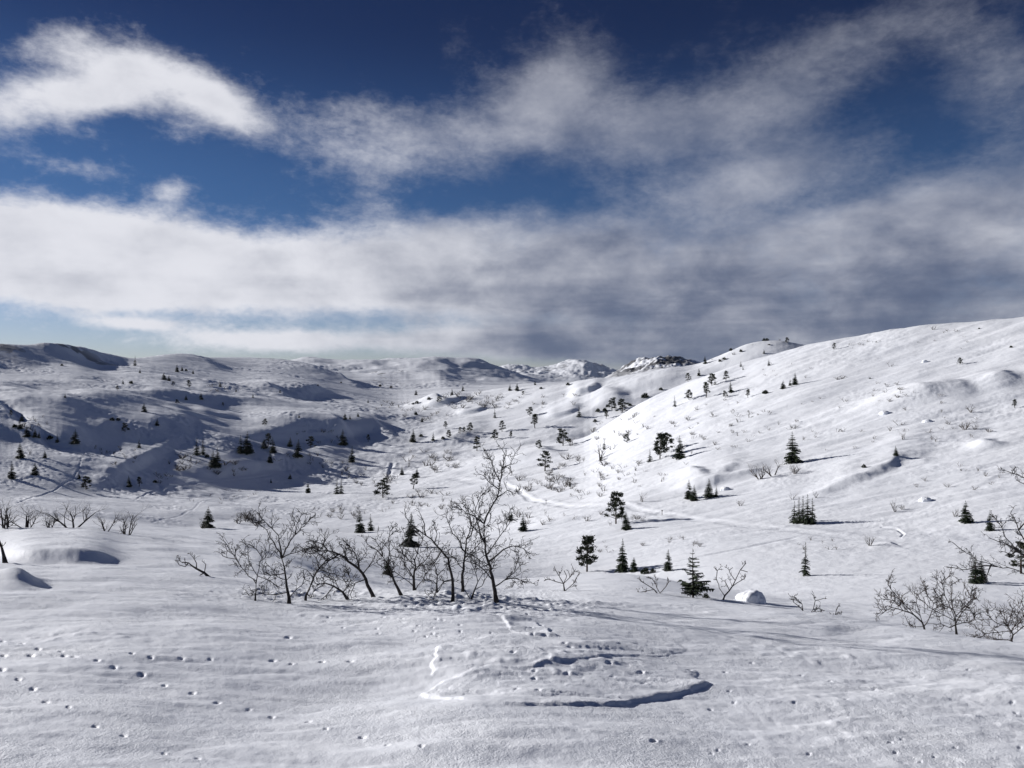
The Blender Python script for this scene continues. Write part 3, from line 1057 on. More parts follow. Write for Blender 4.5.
CM, PM, GM, DM = (M_TRUNK, M_NEEDLE), (M_TRUNK, M_PINE), (M_PALE, M_PALE), (M_BARK, M_TWIG)
PROTO = {
    's': [pair('spruce', spruce_mesh(10 + i, 24, 10, 5, w, .42), CM) for i, w in enumerate((.23, .20, .27, .22))],
    'n': [pair('slim_spruce', spruce_mesh(30 + i, 20, 8, 4, w, .55, .04, .45), CM) for i, w in enumerate((.16, .14, .18))],
    'o': [pair('young_spruce', spruce_mesh(40, 11, 7, 7, .34, .02, .10, .35), CM)],
    'p': [pair('pine', pine_mesh(50 + i, c, 70, w, b), PM) for i, (c, w, b) in enumerate(((20, .25, .16), (19, .30, .10), (22, .21, .26), (18, .34, .08)))],
    't': [pair('tall_pine', pine_mesh(60 + i, 26, 70, .30, .14), PM) for i in range(2)],
    'b': [pair('juniper', bush_mesh(70 + i, 170), CM) for i in range(3)],
    'g': [pair('bare_shrub', twig_mesh(80 + i, st, 2, sp, .020, .4), GM) for i, (st, sp) in enumerate(((4, .7), (5, .9), (3, .5), (6, 1.2), (2, .8)))],
    'd': [pair('dark_shrub', twig_mesh(90 + i, st, 2, sp, .020, .4), DM) for i, (st, sp) in enumerate(((3, .6), (4, 1.0), (2, .9)))],
    'G': [pair('birch_shrub', twig_mesh(110 + i, st, 4, sp, .016, .35, .40), (M_BARK, M_TWIG)) for i, (st, sp) in enumerate(((5, 1.0), (4, .8), (6, 1.3), (3, 1.1)))],
}
NAMES = {'s': ('spruce_tree', 'tree'), 'n': ('spruce_tree', 'tree'), 'o': ('young_spruce', 'tree'), 'p': ('pine_tree', 'tree'), 't': ('pine_tree', 'tree'),
         'b': ('juniper_bush', 'bush'), 'g': ('bare_shrub', 'shrub'), 'd': ('bare_shrub', 'shrub'), 'G': ('birch_shrub', 'shrub')}
PARTS = {'g': ('stems', 'twigs'), 'd': ('stems', 'twigs'), 'G': ('stems', 'twigs'), 'b': ('stem', 'crown')}
count = {}


def plant(kind, px, py, h, label, group=None, Y=None, wide=1.0, sink=0.0):
    """one plant whose foot is seen at (px, py), h pixels tall in the photograph"""
    p = at_distance(px, Y) if Y else seen_at(px, py)
    count[kind] = count.get(kind, 0) + 1
    i = count[kind] * 7 % len(PROTO[kind])
    name, cat = NAMES[kind]
    if name == 'bare_shrub' and h > 14:
        pass
    if kind in 'snpt' and h <= 20:                       # thin far crowns read smaller than they measure
        h *= 1.12
        wide *= 1.2
    H = h * p.y / FOC
    q = random.Random(int(px * 31 + py * 7))
    rot = q.uniform(0, 6.28)
    trunk, crown, one = PROTO[kind][i]
    loc = p - Vector((0, 0, sink * H))
    if h >= 13:
        o = thing(name, label, cat, loc, group)
        a, b = PARTS.get(kind, ('trunk', 'crown'))
        put(a, trunk, o)
        put(b, crown, o)
    else:
        o = put(name, one, None, loc)
        tag(o, label, cat, group)
    w = wide * q.uniform(.92, 1.08)
    o.rotation_euler = (q.uniform(-.03, .03), q.uniform(-.03, .03), rot)
    o.scale = (H * w, H * w, H)
    return o


# ------------------------------------------------------------------ hand laid birches in front
def birch(label, Y, limbs, r_px, group=None, seed=1, twig=1.0, name='birch_tree', cat='tree', dark=True, reach=1.0, lay=None):
    """limbs: chains of (bearing, line) at about distance Y; the first is the trunk"""
    r = random.Random(seed)
    u = Y / FOC                                          # metres per pixel there
    foot = at_distance(limbs[0][0][0], Y)
    root = thing(name, label, cat, foot, group)
    x0, y0 = limbs[0][0]
    tm, bm = MB(), MB()
    laid = []

    def place(chain, first):
        yy = 0.0
        if not first:                                    # start at the depth of the limb it leaves
            near = min(((a - chain[0][0]) ** 2 + (b - chain[0][1]) ** 2, a, b, d) for a, b, d in laid)
            yy = near[3]
            chain = [(near[1], near[2])] + list(chain[1:])
        drift = r.uniform(-.45, .45) if not first else r.uniform(-.12, .12)
        out, acc = [], yy
        px_, py_ = chain[0]
        for (a, b) in chain:
            step = math.hypot(a - px_, b - py_)
            n = max(1, int(step / 5))
            for k in range(1 if step == 0 else n):
                f = 1.0 if step == 0 else (k + 1) / n
                qx = px_ + (a - px_) * f
                qy = py_ + (b - py_) * f
                acc += (drift + r.gauss(0, .25)) * (step / n)
                jx = 0 if step == 0 else r.gauss(0, .55)
                out.append((qx + jx, qy + (0 if step == 0 else r.gauss(0, .4)), acc))
            px_, py_ = a, b
        return out

    def local(a, b, d):
        return Vector(((a - x0) * u, d * u, (y0 - b) * u))

    def sprout(mb, p, d, L, rad, lev):
        n = max(3, int(L / (3.0 * u)))
        pts, rads = [p.copy()], [rad]
        for i in range(n):
            d = (d + Vector((r.gauss(0, .22), r.gauss(0, .22), r.gauss(.05, .2)))).normalized()
            p = p + d * (L / n)
            pts.append(p.copy())
            rads.append(max(rad * (1 - .6 * (i + 1) / n), .17 * u))
        mb.tube(pts, rads, 3)
        if lev >= 2:
            return
        for i in range(1, n + 1):
            for _ in range(r.choice((1, 1, 2)) if lev else r.choice((1, 2, 2))):
                if r.random() < (.75 if lev == 0 else .5):
                    ax = (pts[i] - pts[i - 1]).normalized()
                    sd = ax.cross(Vector((r.gauss(0, 1), r.gauss(0, 1), r.gauss(0, 1)))).normalized()
                    nd = (ax * r.uniform(.3, .9) + sd * r.uniform(.5, 1) + Vector((0, 0, .1))).normalized()
                    sprout(mb, pts[i], nd, L * r.uniform(.30, .6), max(rads[i] * .75, .24 * u), lev + 1)

    for li, chain in enumerate(limbs):
        ch = place(chain, li == 0)
        laid += ch
        pts = [local(*c) for c in ch]
        if li == 0:
            pts[0] = pts[0] - Vector((0, 0, 4 * u))
        n = len(pts)
        if li == 0:
            R0 = r_px * .88
        else:
            R0 = r_px * (.40 if li < 4 else .29)
        rads = [max(R0 * (1 - .78 * (i / max(1, n - 1)) ** .8), .36) * u for i in range(n)]
        if li == 0:
            rads[0] *= 1.35
            tm.tube(pts, rads, 7)
        else:
            bm.tube(pts, rads, 5)
        start = .42 if li == 0 else .18
        for i in range(1, n):
            f = i / (n - 1)
            if f < start:
                continue
            for _ in range(r.choice((1, 1, 2, 2)) + (1 if f > .7 else 0)):
                if r.random() > .85 * twig:
                    continue
                ax = (pts[i] - pts[i - 1]).normalized()
                sd = ax.cross(Vector((r.gauss(0, 1), r.gauss(0, 1), r.gauss(0, .8)))).normalized()
                nd = (ax * r.uniform(.3, 1.0) + sd * r.uniform(.5, 1.0) + Vector((0, 0, .12))).normalized()
                L = r.uniform(7, 20) * (1.15 - .55 * f) * u * reach
                sprout(bm, pts[i], nd, L, max(rads[i] * .42, .33 * u), 0)
    put('trunk', tm.mesh('birch_trunk', [M_BARK], True), root)
    put('branches', bm.mesh('birch_branches', [M_BARK if dark else M_TWIG]), root)
    return root

# ------------------------------------------------------------------ the row of birches on the near crest
GB = 'bare birches along the near snow crest'
birch('tallest bare birch, leaning slightly left, standing alone at the right end of the crest row', 13.0,
      [[(497, 601), (494, 585), (490, 565), (486, 548), (484, 530), (484, 522)],
       [(484, 524), (490, 510), (497, 498), (500, 484), (503, 470), (505, 458), (502, 452)],
       [(486, 540), (479, 524), (474, 512), (478, 500), (484, 490)],
       [(490, 562), (503, 548), (513, 543), (523, 546), (528, 551)],
       [(488, 555), (500, 538), (509, 525), (511, 515)],
       [(497, 498), (507, 492), (515, 494)], [(503, 470), (510, 466), (512, 474)], [(498, 493), (489, 483), (484, 477)],
       [(493, 580), (486, 570), (477, 562), (466, 558)], [(496, 584), (505, 580), (514, 573), (520, 560)], [(505, 580), (516, 578), (526, 581)],
       [(500, 484), (494, 474), (490, 462), (487, 457)], [(484, 524), (476, 516), (466, 512), (458, 506)]], 2.7, GB, 3, 1.0)
birch('upright dark birch just left of the tallest one, its bushy crown full of fine twigs', 14.5,
      [[(462, 584), (463, 565), (464, 548), (466, 530), (470, 516)], [(466, 530), (474, 516), (480, 506), (479, 494)], [(465, 540), (457, 528), (450, 518), (446, 508)],
       [(470, 516), (468, 504), (464, 496)], [(464, 548), (474, 540), (482, 534)], [(463, 560), (455, 551), (447, 545)], [(470, 518), (478, 522), (490, 512)],
       [(464, 545), (478, 552), (488, 548)]], 2.1, GB, 5, 1.3)
birch('birch whose trunk arches up and over to the left, with snow behind its bend', 13.0,
      [[(452, 595), (453, 580), (451, 566), (447, 553), (441, 545), (434, 537), (426, 530), (418, 525)],
       [(418, 525), (410, 518), (405, 511), (403, 503)], [(426, 530), (424, 518), (419, 508)], [(441, 545), (436, 553), (430, 560)],
       [(451, 572), (444, 575), (438, 582), (434, 592)], [(418, 525), (411, 528), (408, 534)], [(434, 537), (437, 528), (434, 520)]], 2.2, GB, 7, .75, reach=.75)
birch('many twigged birch clump with two dark upright stems left of the arching birch', 15.0,
      [[(415, 587), (414, 572), (415, 556), (419, 542)], [(415, 575), (408, 562), (401, 552)], [(414, 566), (424, 556), (431, 548)], [(419, 542), (424, 536), (423, 528)],
       [(415, 585), (425, 573), (430, 562), (436, 556)], [(414, 580), (405, 573), (396, 566)], [(419, 545), (411, 537), (408, 530)], [(415, 560), (405, 548), (402, 540)]], 2.0, GB, 11, 1.6)
birch('short low birch leaning hard left beside a small dark spruce', 14.0,
      [[(403, 588), (398, 580), (393, 570), (389, 558), (383, 549)], [(383, 549), (375, 543), (367, 538)], [(389, 558), (390, 544), (389, 530), (390, 524)],
       [(393, 570), (384, 562), (378, 556)], [(383, 549), (382, 540), (378, 534)]], 1.9, GB, 13, 1.0)
birch('thick birch bowed right over to the left in a long low arch', 14.0,
      [[(375, 585), (371, 575), (366, 566), (359, 556), (350, 547), (340, 540), (330, 537), (321, 537), (312, 540)],
       [(359, 556), (358, 545), (352, 535), (347, 527)], [(350, 547), (345, 535)], [(340, 540), (330, 547), (322, 552), (318, 560)], [(366, 566), (357, 568), (354, 578)],
       [(321, 537), (314, 533), (308, 536)], [(362, 560), (372, 550), (376, 541)], [(330, 538), (325, 530), (318, 527)]], 2.4, GB, 17, 1.15)
birch('slender birch slanting right, crossed by the long low arch of its neighbour', 13.5,
      [[(305, 594), (309, 583), (313, 572), (318, 563), (325, 556), (334, 548)], [(318, 563), (316, 552), (320, 543), (326, 534)], [(313, 572), (306, 565), (303, 570)],
       [(325, 556), (338, 552), (345, 555)], [(318, 563), (330, 566), (342, 570), (350, 577)], [(322, 559), (312, 547), (311, 540)]], 1.5, GB, 19, 1.2)
birch('wide forked birch with a Y shaped crown near the left of the crest row', 13.0,
      [[(289, 594), (288, 582), (286, 570), (284, 557), (281, 550)],
       [(281, 550), (275, 540), (268, 530), (264, 522), (258, 516), (250, 511)], [(281, 550), (285, 540), (291, 531), (298, 523), (304, 515), (313, 507)],
       [(281, 548), (280, 535), (280, 525), (275, 518), (270, 510), (264, 502)], [(282, 551), (290, 545), (300, 541), (312, 539)], [(286, 566), (278, 566), (268, 568), (262, 565)],
       [(289, 588), (296, 580), (302, 575), (305, 568)], [(298, 523), (299, 512), (302, 506)], [(288, 580), (276, 586), (262, 585), (250, 586)]], 2.3, GB, 23, .95)
birch('small thin birch with a V fork at the left end of the crest row', 12.8,
      [[(255, 592), (255, 582), (256, 575)], [(255, 577), (246, 569), (237, 561), (230, 554), (223, 545), (216, 536)], [(256, 576), (257, 567), (260, 558), (263, 548), (258, 540), (252, 534)],
       [(237, 561), (232, 550), (230, 540)], [(257, 568), (250, 558), (245, 548), (244, 540)], [(262, 553), (268, 545), (267, 538)], [(230, 554), (222, 553), (217, 550)],
       [(258, 566), (268, 572), (276, 580)]], 1.3, GB, 29, .75)
birch('low tangle of bent birch twigs half buried under the arching birches', 13.8,
      [[(350, 583), (343, 576), (334, 570), (325, 567), (315, 568)], [(343, 576), (336, 562), (328, 556)], [(334, 570), (327, 578), (320, 584)], [(346, 579), (350, 566), (347, 556)], [(325, 567), (314, 575), (308, 583)]], 1.6, GB, 31, 1.3, reach=.8)
birch('knee high birch bush at the foot of the clump, left of the tallest birch', 13.2,
      [[(470, 600), (474, 592), (478, 583), (482, 575)], [(474, 592), (482, 588), (488, 578)], [(478, 583), (474, 572), (470, 566)], [(472, 596), (464, 588), (460, 580)]], 1.2, GB, 37, .9)
birch('low birch bush between the arching birch and the many twigged clump', 14.0,
      [[(437, 594), (436, 586), (438, 577), (436, 568)], [(436, 586), (428, 580), (424, 572)], [(438, 577), (446, 570), (448, 561)], [(436, 590), (443, 584), (450, 583)]], 1.3, GB, 41, 1.2)
o = birch('fallen dead birch branch lying on the snow left of the crest birches', 16.0,
          [[(213, 592), (206, 587), (198, 583), (190, 577), (183, 575)], [(206, 587), (199, 590), (190, 593), (182, 595)], [(198, 583), (197, 577), (193, 572)], [(190, 577), (186, 581), (180, 580)], [(202, 585), (205, 579)]], 1.7,
          None, 43, .8, name='fallen_branch', cat='fallen branch', reach=.6)
birch('short dark leaning stump of a birch at the left edge above a snow mound', 17.0,
      [[(6, 574), (4, 566), (1, 558), (-2, 551)], [(1, 558), (-4, 552), (-9, 549)]], 2.6, None, 45, .3, reach=.5)

# ------------------------------------------------------------------ birch at the right edge whose trunk stands outside the frame
birch('bare birch reaching long thin branches in from the right edge', 9.0,
      [[(1085, 655), (1082, 620), (1078, 585), (1072, 550), (1070, 510), (1073, 470), (1070, 430)],
       [(1074, 562), (1055, 550), (1036, 540), (1022, 532), (1009, 524), (997, 513), (986, 496), (978, 487)],
       [(1036, 540), (1027, 524), (1019, 506), (1013, 490)], [(1022, 532), (1008, 525), (995, 519), (982, 512), (969, 508)],
       [(1078, 580), (1055, 562), (1030, 551), (1010, 547), (995, 543), (984, 535), (974, 526)], [(1010, 547), (996, 546), (980, 550), (961, 549)], [(1004, 546), (994, 554), (988, 560)],
       [(1009, 524), (1000, 526), (988, 523)], [(1071, 500), (1050, 478), (1030, 463), (1015, 453), (995, 445)], [(1040, 470), (1024, 464), (1005, 455)],
       [(1040, 541), (1034, 556), (1024, 560)], [(1019, 506), (1026, 495), (1028, 484)]], 3.0, None, 47, .6, reach=.8)

# ------------------------------------------------------------------ shrubs and birches at the right foot of the crest
GR = 'bare birches below the crest at right'
birch('feathery bare birch leaning left, leftmost of the three by the right corner', 26.0,
      [[(926, 627), (921, 618), (914, 611), (905, 606), (893, 604), (882, 608)], [(916, 613), (907, 602), (899, 592), (891, 582)], [(905, 606), (897, 598), (886, 597)], [(925, 624), (929, 611), (932, 598), (926, 586)],
       [(921, 618), (915, 605), (912, 596)], [(924, 622), (916, 622), (906, 618)]], 1.2, GR, 51, 1.2, dark=False)
birch('broad fan shaped bare birch, tallest in the group of three by the right corner', 26.0,
      [[(957, 631), (955, 622), (952, 611)], [(954, 617), (947, 603), (941, 590), (936, 578), (939, 568)], [(955, 620), (963, 610), (970, 598), (975, 589)], [(952, 612), (953, 598), (957, 585)],
       [(954, 618), (944, 612), (933, 606), (924, 598)], [(956, 624), (968, 618), (974, 610)], [(953, 610), (960, 598), (968, 590)], [(947, 603), (938, 598), (932, 588)], [(955, 624), (946, 622), (936, 618)]], 1.3, GR, 53, 1.35, dark=False)
birch('round spreading bare birch at the right edge, rightmost in the group of three', 24.0,
      [[(1015, 641), (1010, 630), (1003, 620)], [(1003, 620), (996, 610), (989, 601)], [(1007, 626), (1012, 614), (1015, 602), (1012, 594)], [(1010, 630), (1022, 622), (1030, 614)],
       [(1008, 628), (996, 626), (985, 628), (977, 634)], [(1003, 620), (990, 616), (982, 608)], [(1012, 634), (1002, 634), (992, 638), (984, 638)], [(1010, 618), (1020, 608), (1026, 600)], [(1003, 622), (1003, 610), (1006, 600)]], 1.4, GR, 57, 1.35, dark=False)
plant('G', 915, 606, 24, 'small pale bare shrub behind the fan shaped birch at right', Y=45, wide=.9, sink=.1)
plant('G', 972, 637, 18, 'low scrubby twigs between the fan shaped birch and the right edge birch', Y=24, wide=1.3, sink=.1)
birch('crooked little birch sapling on the crest, right of the snow capped boulder', 22.0,
      [[(808, 611), (807, 603), (803, 597)], [(803, 597), (798, 592), (792, 588)], [(806, 601), (812, 594), (816, 587), (824, 585)], [(804, 598), (802, 590), (796, 585)], [(812, 594), (818, 594)]], .95, None, 61, .7, reach=.55)
birch('thin twisted birch stem alone on the crest, between the sapling and the leaning birches', 22.0,
      [[(842, 614), (840, 606), (837, 600), (839, 593), (840, 588)], [(840, 606), (834, 600), (831, 596)], [(837, 600), (842, 596)]], .9, None, 63, .7, reach=.45)
birch('bare wispy birch between the young spruce and the snow capped boulder', 36.0,
      [[(722, 603), (727, 592), (733, 582), (738, 572), (742, 564)], [(722, 600), (718, 590), (714, 580), (713, 572)], [(727, 592), (736, 586), (746, 582)], [(733, 582), (729, 574), (726, 570)], [(738, 572), (745, 573)], [(727, 592), (722, 582)]], 1.0, None, 67, .7, dark=False, reach=.6)
birch('low bare willow bush on the snowy bench right of the tallest birch', 38.0,
      [[(565, 597), (564, 590), (560, 583), (556, 578)], [(565, 593), (570, 584), (574, 576)], [(564, 592), (557, 588), (550, 587)], [(565, 595), (573, 590), (578, 583)], [(564, 592), (566, 582), (563, 575)]], .9, None, 69, 1.0, dark=False, reach=.5, name='willow_bush', cat='bush')
birch('low sprawling twig bush left of the young spruce on the crest', 36.0,
      [[(660, 604), (653, 600), (646, 595), (641, 592)], [(660, 602), (656, 594), (651, 588)], [(660, 602), (666, 597), (668, 591)], [(655, 601), (646, 600), (638, 601)]], .8, None, 71, 1.0, dark=False, reach=.5, name='willow_bush', cat='bush')

# ------------------------------------------------------------------ birch scrub behind the left crest
GL = 'bare birch scrub behind the left crest'
plant('G', 6, 527, 44, 'bare birch shrub cut by the left picture edge', GL, Y=30, wide=1.2, sink=.03)
plant('G', 27, 527, 28, 'low bare birch shrub second from the left edge', GL, Y=30, wide=1.4, sink=.03)
plant('G', 72, 529, 46, 'broadest and densest bare birch shrub behind the left crest', GL, Y=30, wide=1.2, sink=.03)
plant('G', 50, 528, 26, 'thin bare shrub just left of the broadest left crest shrub', GL, Y=30, wide=1.0, sink=.03)
plant('G', 127, 533, 40, 'rightmost bare birch shrub of the left crest scrub, leaning left', GL, Y=28, wide=1.0, sink=.03)
plant('G', 106, 532, 26, 'small twiggy shrub between the densest and the rightmost left crest shrubs', GL, Y=29, wide=1.1, sink=.03)

# ------------------------------------------------------------------ conifers of the valley and the slopes
def row(items):
    for it in items:
        plant(*it)


row([
    ('t', 587, 572, 35, 'round headed dark pine on the edge of the snowy bench, left of a spruce'),
    ('s', 622, 572, 33, 'dense pointed spruce on the bench edge, right of the round headed pine'),
    ('s', 634, 572, 13, 'short spruce tucked against the right side of the bench edge spruce'),
    ('s', 668, 571, 19, 'lone narrow spruce on the bench, near a thin ski track'),
    ('b', 645, 574, 9, 'pale scrubby bush on the bench, right of the dense spruce'),
    ('b', 653, 573, 6, 'lowest bush left of the lone narrow bench spruce'),
    ('n', 805, 576, 33, 'very thin ragged spruce alone on the snow flat at right'),
    ('s', 975, 584, 28, 'left of two spruces joined together below the right edge branches'),
    ('s', 981, 583, 25, 'right of two spruces joined together below the right edge branches'),
    ('s', 966, 523, 22, 'left spruce of a pair seen through the right edge branches'),
    ('s', 990, 531, 21, 'right spruce of a pair seen through the right edge branches'),
    ('t', 616, 524, 31, 'tall open pine beside the ski road, its lower trunk bare'),
    ('s', 626, 530, 16, 'small pointed spruce right below the open roadside pine'),
    ('s', 523, 531, 15, 'small cone shaped spruce just right of the tallest birch'),
    ('s', 511, 521, 9, 'little spruce seen behind the twigs of the tallest birch'),
    ('s', 360, 533, 20, 'left spruce of two in front of the low arching birch'),
    ('n', 371, 531, 15, 'right, thinner spruce of two above the low arching birch'),
    ('s', 411, 547, 34, 'dark spruce standing behind the crown of the arching birch'),
    ('s', 388, 575, 17, 'small black spruce among the crest birches by the left leaning one'),
    ('s', 208, 528, 19, 'lone small spruce on the open valley floor left of the forked birch'),
    ('s', 308, 493, 10, 'tiny spruce alone on bright snow above the forked birch'),
    ('n', 337, 494, 13, 'left one of two slim posts of spruce close together on bright snow'),
    ('n', 341, 494, 14, 'right one of two slim posts of spruce close together on bright snow'),
    ('p', 383, 498, 17, 'broad bushy pine on the bright slope left of the sunken ski track'),
    ('p', 413, 489, 14, 'pine with bare legs right of the sunken ski track'),
    ('s', 417, 478, 9, 'upper half hidden spruce touching the pine right of the sunken track'),
    ('s', 402, 475, 8, 'thin small spruce at the lower end of the sunken ski track'),
    ('s', 793, 463, 31, 'largest spruce of the bright right slope, with a long shadow'),
    ('s', 689, 499, 17, 'left spruce of the pair growing close together above the ski road'),
    ('s', 694, 501, 14, 'right, shorter spruce of the pair growing close together above the ski road'),
    ('s', 709, 498, 17, 'pointed spruce standing right of the close pair above the ski road'),
    ('n', 716, 497, 10, 'thin dwarf spruce rightmost of the four above the ski road'),
    ('t', 660, 459, 25, 'broad dark pine, left of two big conifers mid slope'),
    ('p', 667, 452, 17, 'shaggy pine just behind and right of the broad mid slope pine'),
    ('s', 680, 459, 23, 'dense spruce, right of two big conifers mid slope'),
    ('n', 650, 462, 11, 'small thin pine left of the broad mid slope pine'),
    ('p', 545, 471, 18, 'ragged pine with thin bare legs above the bend in the ski road'),
    ('s', 570, 487, 5, 'tiny black spruce alone on snow above the ski road'),
    ('p', 563, 446, 15, 'leaning dark pine with a pale shrub at its right'),
    ('p', 535, 429, 13, 'squat dark pine with a flat shadow to its right, mid slope'),
    ('p', 530, 416, 8, 'small pine just up slope of the squat mid slope pine'),
    ('p', 502, 432, 10, 'oval pine left of the squat mid slope pine'),
    ('p', 495, 440, 9, 'small pine below and left of the oval mid slope pine'),
    ('p', 511, 439, 7, 'low pine below and right of the oval mid slope pine'),
    ('p', 539, 449, 8, 'small round pine at the head of a shaded hollow'),
    ('n', 495, 418, 9, 'slim dark spruce alone left of the squat mid slope pine'),
    ('p', 477, 451, 13, 'round topped pine right of a shaded drift in the middle distance'),
    ('p', 470, 432, 8, 'small wide pine above the shaded drift'),
    ('p', 446, 429, 7, 'small oval pine left above the shaded drift'),
    ('p', 449, 438, 7, 'dark pine at the upper left end of the shaded drift'),
    ('b', 443, 439, 4, 'low dark bush at the left tip of the shaded drift'),
    ('p', 460, 434, 6, 'left of two tiny round pines above the shaded drift'),
    ('p', 464, 433, 5, 'right of two tiny round pines above the shaded drift'),
    ('s', 413, 442, 12, 'dark spruce at the upper end of the sunken ski track'),
    ('b', 421, 437, 4, 'small bush right of the spruce by the sunken track end'),
    ('n', 433, 441, 8, 'dead looking thin snag left of the shaded drift'),
    ('s', 422, 422, 5, 'small black spruce on snow above the sunken track'),
    ('b', 416, 415, 4, 'tiny bush above the small black spruce in mid valley'),
    ('s', 343, 445, 14, 'tall narrow spruce at the edge of the shaded hummocks in the valley'),
    ('p', 368, 443, 7, 'wide low pine right of the tall narrow valley spruce'),
    ('s', 352, 462, 14, 'bushy spruce on the rim of bright snow below the shaded hummocks'),
    ('s', 298, 458, 16, 'tall spruce in the shaded hollow, right of the spruce clump'),
    ('p', 311, 448, 10, 'pale pine right above the tall spruce of the shaded hollow'),
    ('s', 290, 447, 9, 'dim spruce behind the tall spruce of the shaded hollow'),
    ('p', 268, 447, 12, 'topmost tree in the dark clump of the shaded hollow'),
    ('s', 264, 449, 9, 'left tree in the dark clump of the shaded hollow'),
    ('s', 273, 453, 14, 'largest and darkest spruce in the clump of the shaded hollow'),
    ('s', 270, 463, 10, 'lowest spruce standing under the clump of the shaded hollow'),
    ('s', 250, 453, 8, 'small spruce left of the clump, beside the knoll pair'),
    ('p', 265, 426, 6, 'lone tree on the brow above the shaded hollow'),
    ('s', 247, 454, 22, 'taller spruce of the pair on the knoll left of the shaded hollow'),
    ('s', 241, 454, 16, 'shorter spruce of the pair on the knoll left of the shaded hollow'),
    ('n', 197, 455, 15, 'left one of two slim spruces side by side on the sunlit spur'),
    ('n', 203, 455, 15, 'right one of two slim spruces side by side on the sunlit spur'),
    ('s', 213, 468, 15, 'left spruce of the black clump under the two slim spruces'),
    ('s', 217, 468, 18, 'right, taller spruce of the black clump under the two slim spruces'),
    ('b', 207, 458, 5, 'dark low bush at the foot of the two slim spruces'),
    ('s', 345, 420, 6, 'left and larger of two dark dots of spruce on the far valley flat'),
    ('s', 350, 420, 4, 'right and smaller of two dark dots of spruce on the far valley flat'),
    ('s', 358, 417, 4, 'tiny tree right of the two spruce dots on the far valley flat'),
    ('s', 299, 418, 3, 'speck of a tree alone on the far valley flat'),
    ('s', 290, 479, 5, 'dwarf spruce on the rim of bright snow below the shaded hollow'),
    ('s', 271, 483, 4, 'tiny spruce on bright snow below the spruce clump'),
    ('s', 129, 487, 10, 'left of two small trees at the end of the sunlit spur'),
    ('p', 139, 487, 9, 'right of two small trees at the end of the sunlit spur'),
    ('b', 155, 483, 4, 'low dark bush right of the two small trees on the spur'),
    ('p', 86, 490, 12, 'dark bushy pine where the thin ski track begins at left'),
    ('s', 79, 479, 6, 'small spruce above the bushy pine by the thin ski track'),
    ('s', 35, 475, 11, 'small dark spruce low on the shaded left slope'),
    ('s', 12, 479, 16, 'tall thin spruce nearest the left edge, low on the shaded slope'),
    ('s', 20, 458, 14, 'ragged spruce above the thin one near the left edge'),
    ('g', 30, 455, 8, 'pale frosted shrub right of the ragged spruce near the left edge'),
    ('s', 45, 458, 7, 'little spruce in the middle of the shaded left slope'),
    ('s', 75, 445, 13, 'sharp lone spruce at the foot of the big shaded hillside'),
    ('s', 57, 444, 7, 'small dim tree left of the sharp lone spruce'),
    ('b', 50, 441, 6, 'dark scrub bush left of the small dim tree on the shaded slope'),
    ('s', 35, 438, 8, 'pointed spruce at the lower end of the diagonal tree line at left'),
    ('s', 39, 439, 6, 'dim spruce right of the lower end of the diagonal tree line'),
    ('s', 27, 438, 10, 'dark spruce in the lower half of the diagonal tree line at left'),
    ('s', 20, 430, 10, 'dark spruce in the middle of the diagonal tree line at left'),
    ('b', 15, 428, 5, 'brown bush left in the diagonal tree line'),
    ('s', 22, 421, 7, 'thin spruce near the top of the diagonal tree line at left'),
    ('p', 11, 416, 5, 'topmost round tree of the diagonal tree line at left'),
    ('n', 139, 448, 8, 'slim spruce below the tip of the big shadow'),
    ('s', 157, 426, 7, 'spruce near the right tip of the big shadow'),
    ('p', 125, 432, 8, 'grey leafless tree inside the big shadow'),
    ('b', 112, 421, 5, 'left bush of two inside the big shadow'),
    ('b', 118, 421, 4, 'right bush of two inside the big shadow'),
    ('s', 144, 412, 8, 'sharp spruce at the upper middle of the big shadow'),
    ('p', 117, 391, 5, 'lone round tree left on the upper shaded hillside'),
    ('n', 123, 384, 5, 'thin tree above the lone round tree of the upper hillside'),
    ('b', 131, 384, 4, 'dark bush right of the thin tree on the upper hillside'),
    ('n', 135, 366, 9, 'taller thin tree standing out against the left skyline slope'),
    ('s', 140, 373, 4, 'tiny tree under the taller thin skyline tree'),
    ('s', 177, 372, 7, 'left tree of the dark cluster high on the left hill'),
    ('s', 182, 371, 5, 'middle tree of the dark cluster high on the left hill'),
    ('b', 186, 371, 3, 'right bush of the dark cluster high on the left hill'),
    ('s', 164, 380, 7, 'left spruce of the pair under the high dark cluster'),
    ('s', 169, 381, 6, 'right spruce of the pair under the high dark cluster'),
    ('s', 193, 374, 4, 'small tree right of the high dark cluster'),
    ('p', 173, 386, 4, 'small round tree below the pair on the left hill'),
    ('p', 189, 388, 7, 'tree with a bent top in the upper shadow of the left hill'),
    ('n', 220, 387, 6, 'thin pole like tree at right in the upper shadow'),
    ('s', 186, 400, 5, 'left small spruce on the edge above the sunlit hummocks'),
    ('s', 201, 400, 6, 'right small spruce on the edge above the sunlit hummocks'),
    ('p', 177, 404, 4, 'low tree at the left end of the sunlit hummocks'),
    ('p', 223, 407, 4, 'small tree at the right end of the sunlit hummocks'),
    ('n', 236, 392, 4, 'tiny pole tree at the right end of the upper shadow'),
    ('b', 62, 366, 3, 'dark bush pair on the bright band below the left summit'),
    ('s', 65, 398, 4, 'tiny spruce on the pale middle of the left hillside'),
    ('n', 253, 398, 5, 'lone thin tree at the end of the far valley slope'),
    ('s', 280, 393, 3, 'speck of spruce under the dark far slope'),
    ('b', 318, 386, 2, 'dark dot of a bush on the far slope'),
    ('b', 341, 383, 2, 'dark dot of a bush right of another on the far slope'),
    ('s', 368, 403, 3, 'speck of a tree on the pale flat before the far hills'),
    ('b', 391, 388, 3, 'right dot of two at the edge of the far pale flat'),
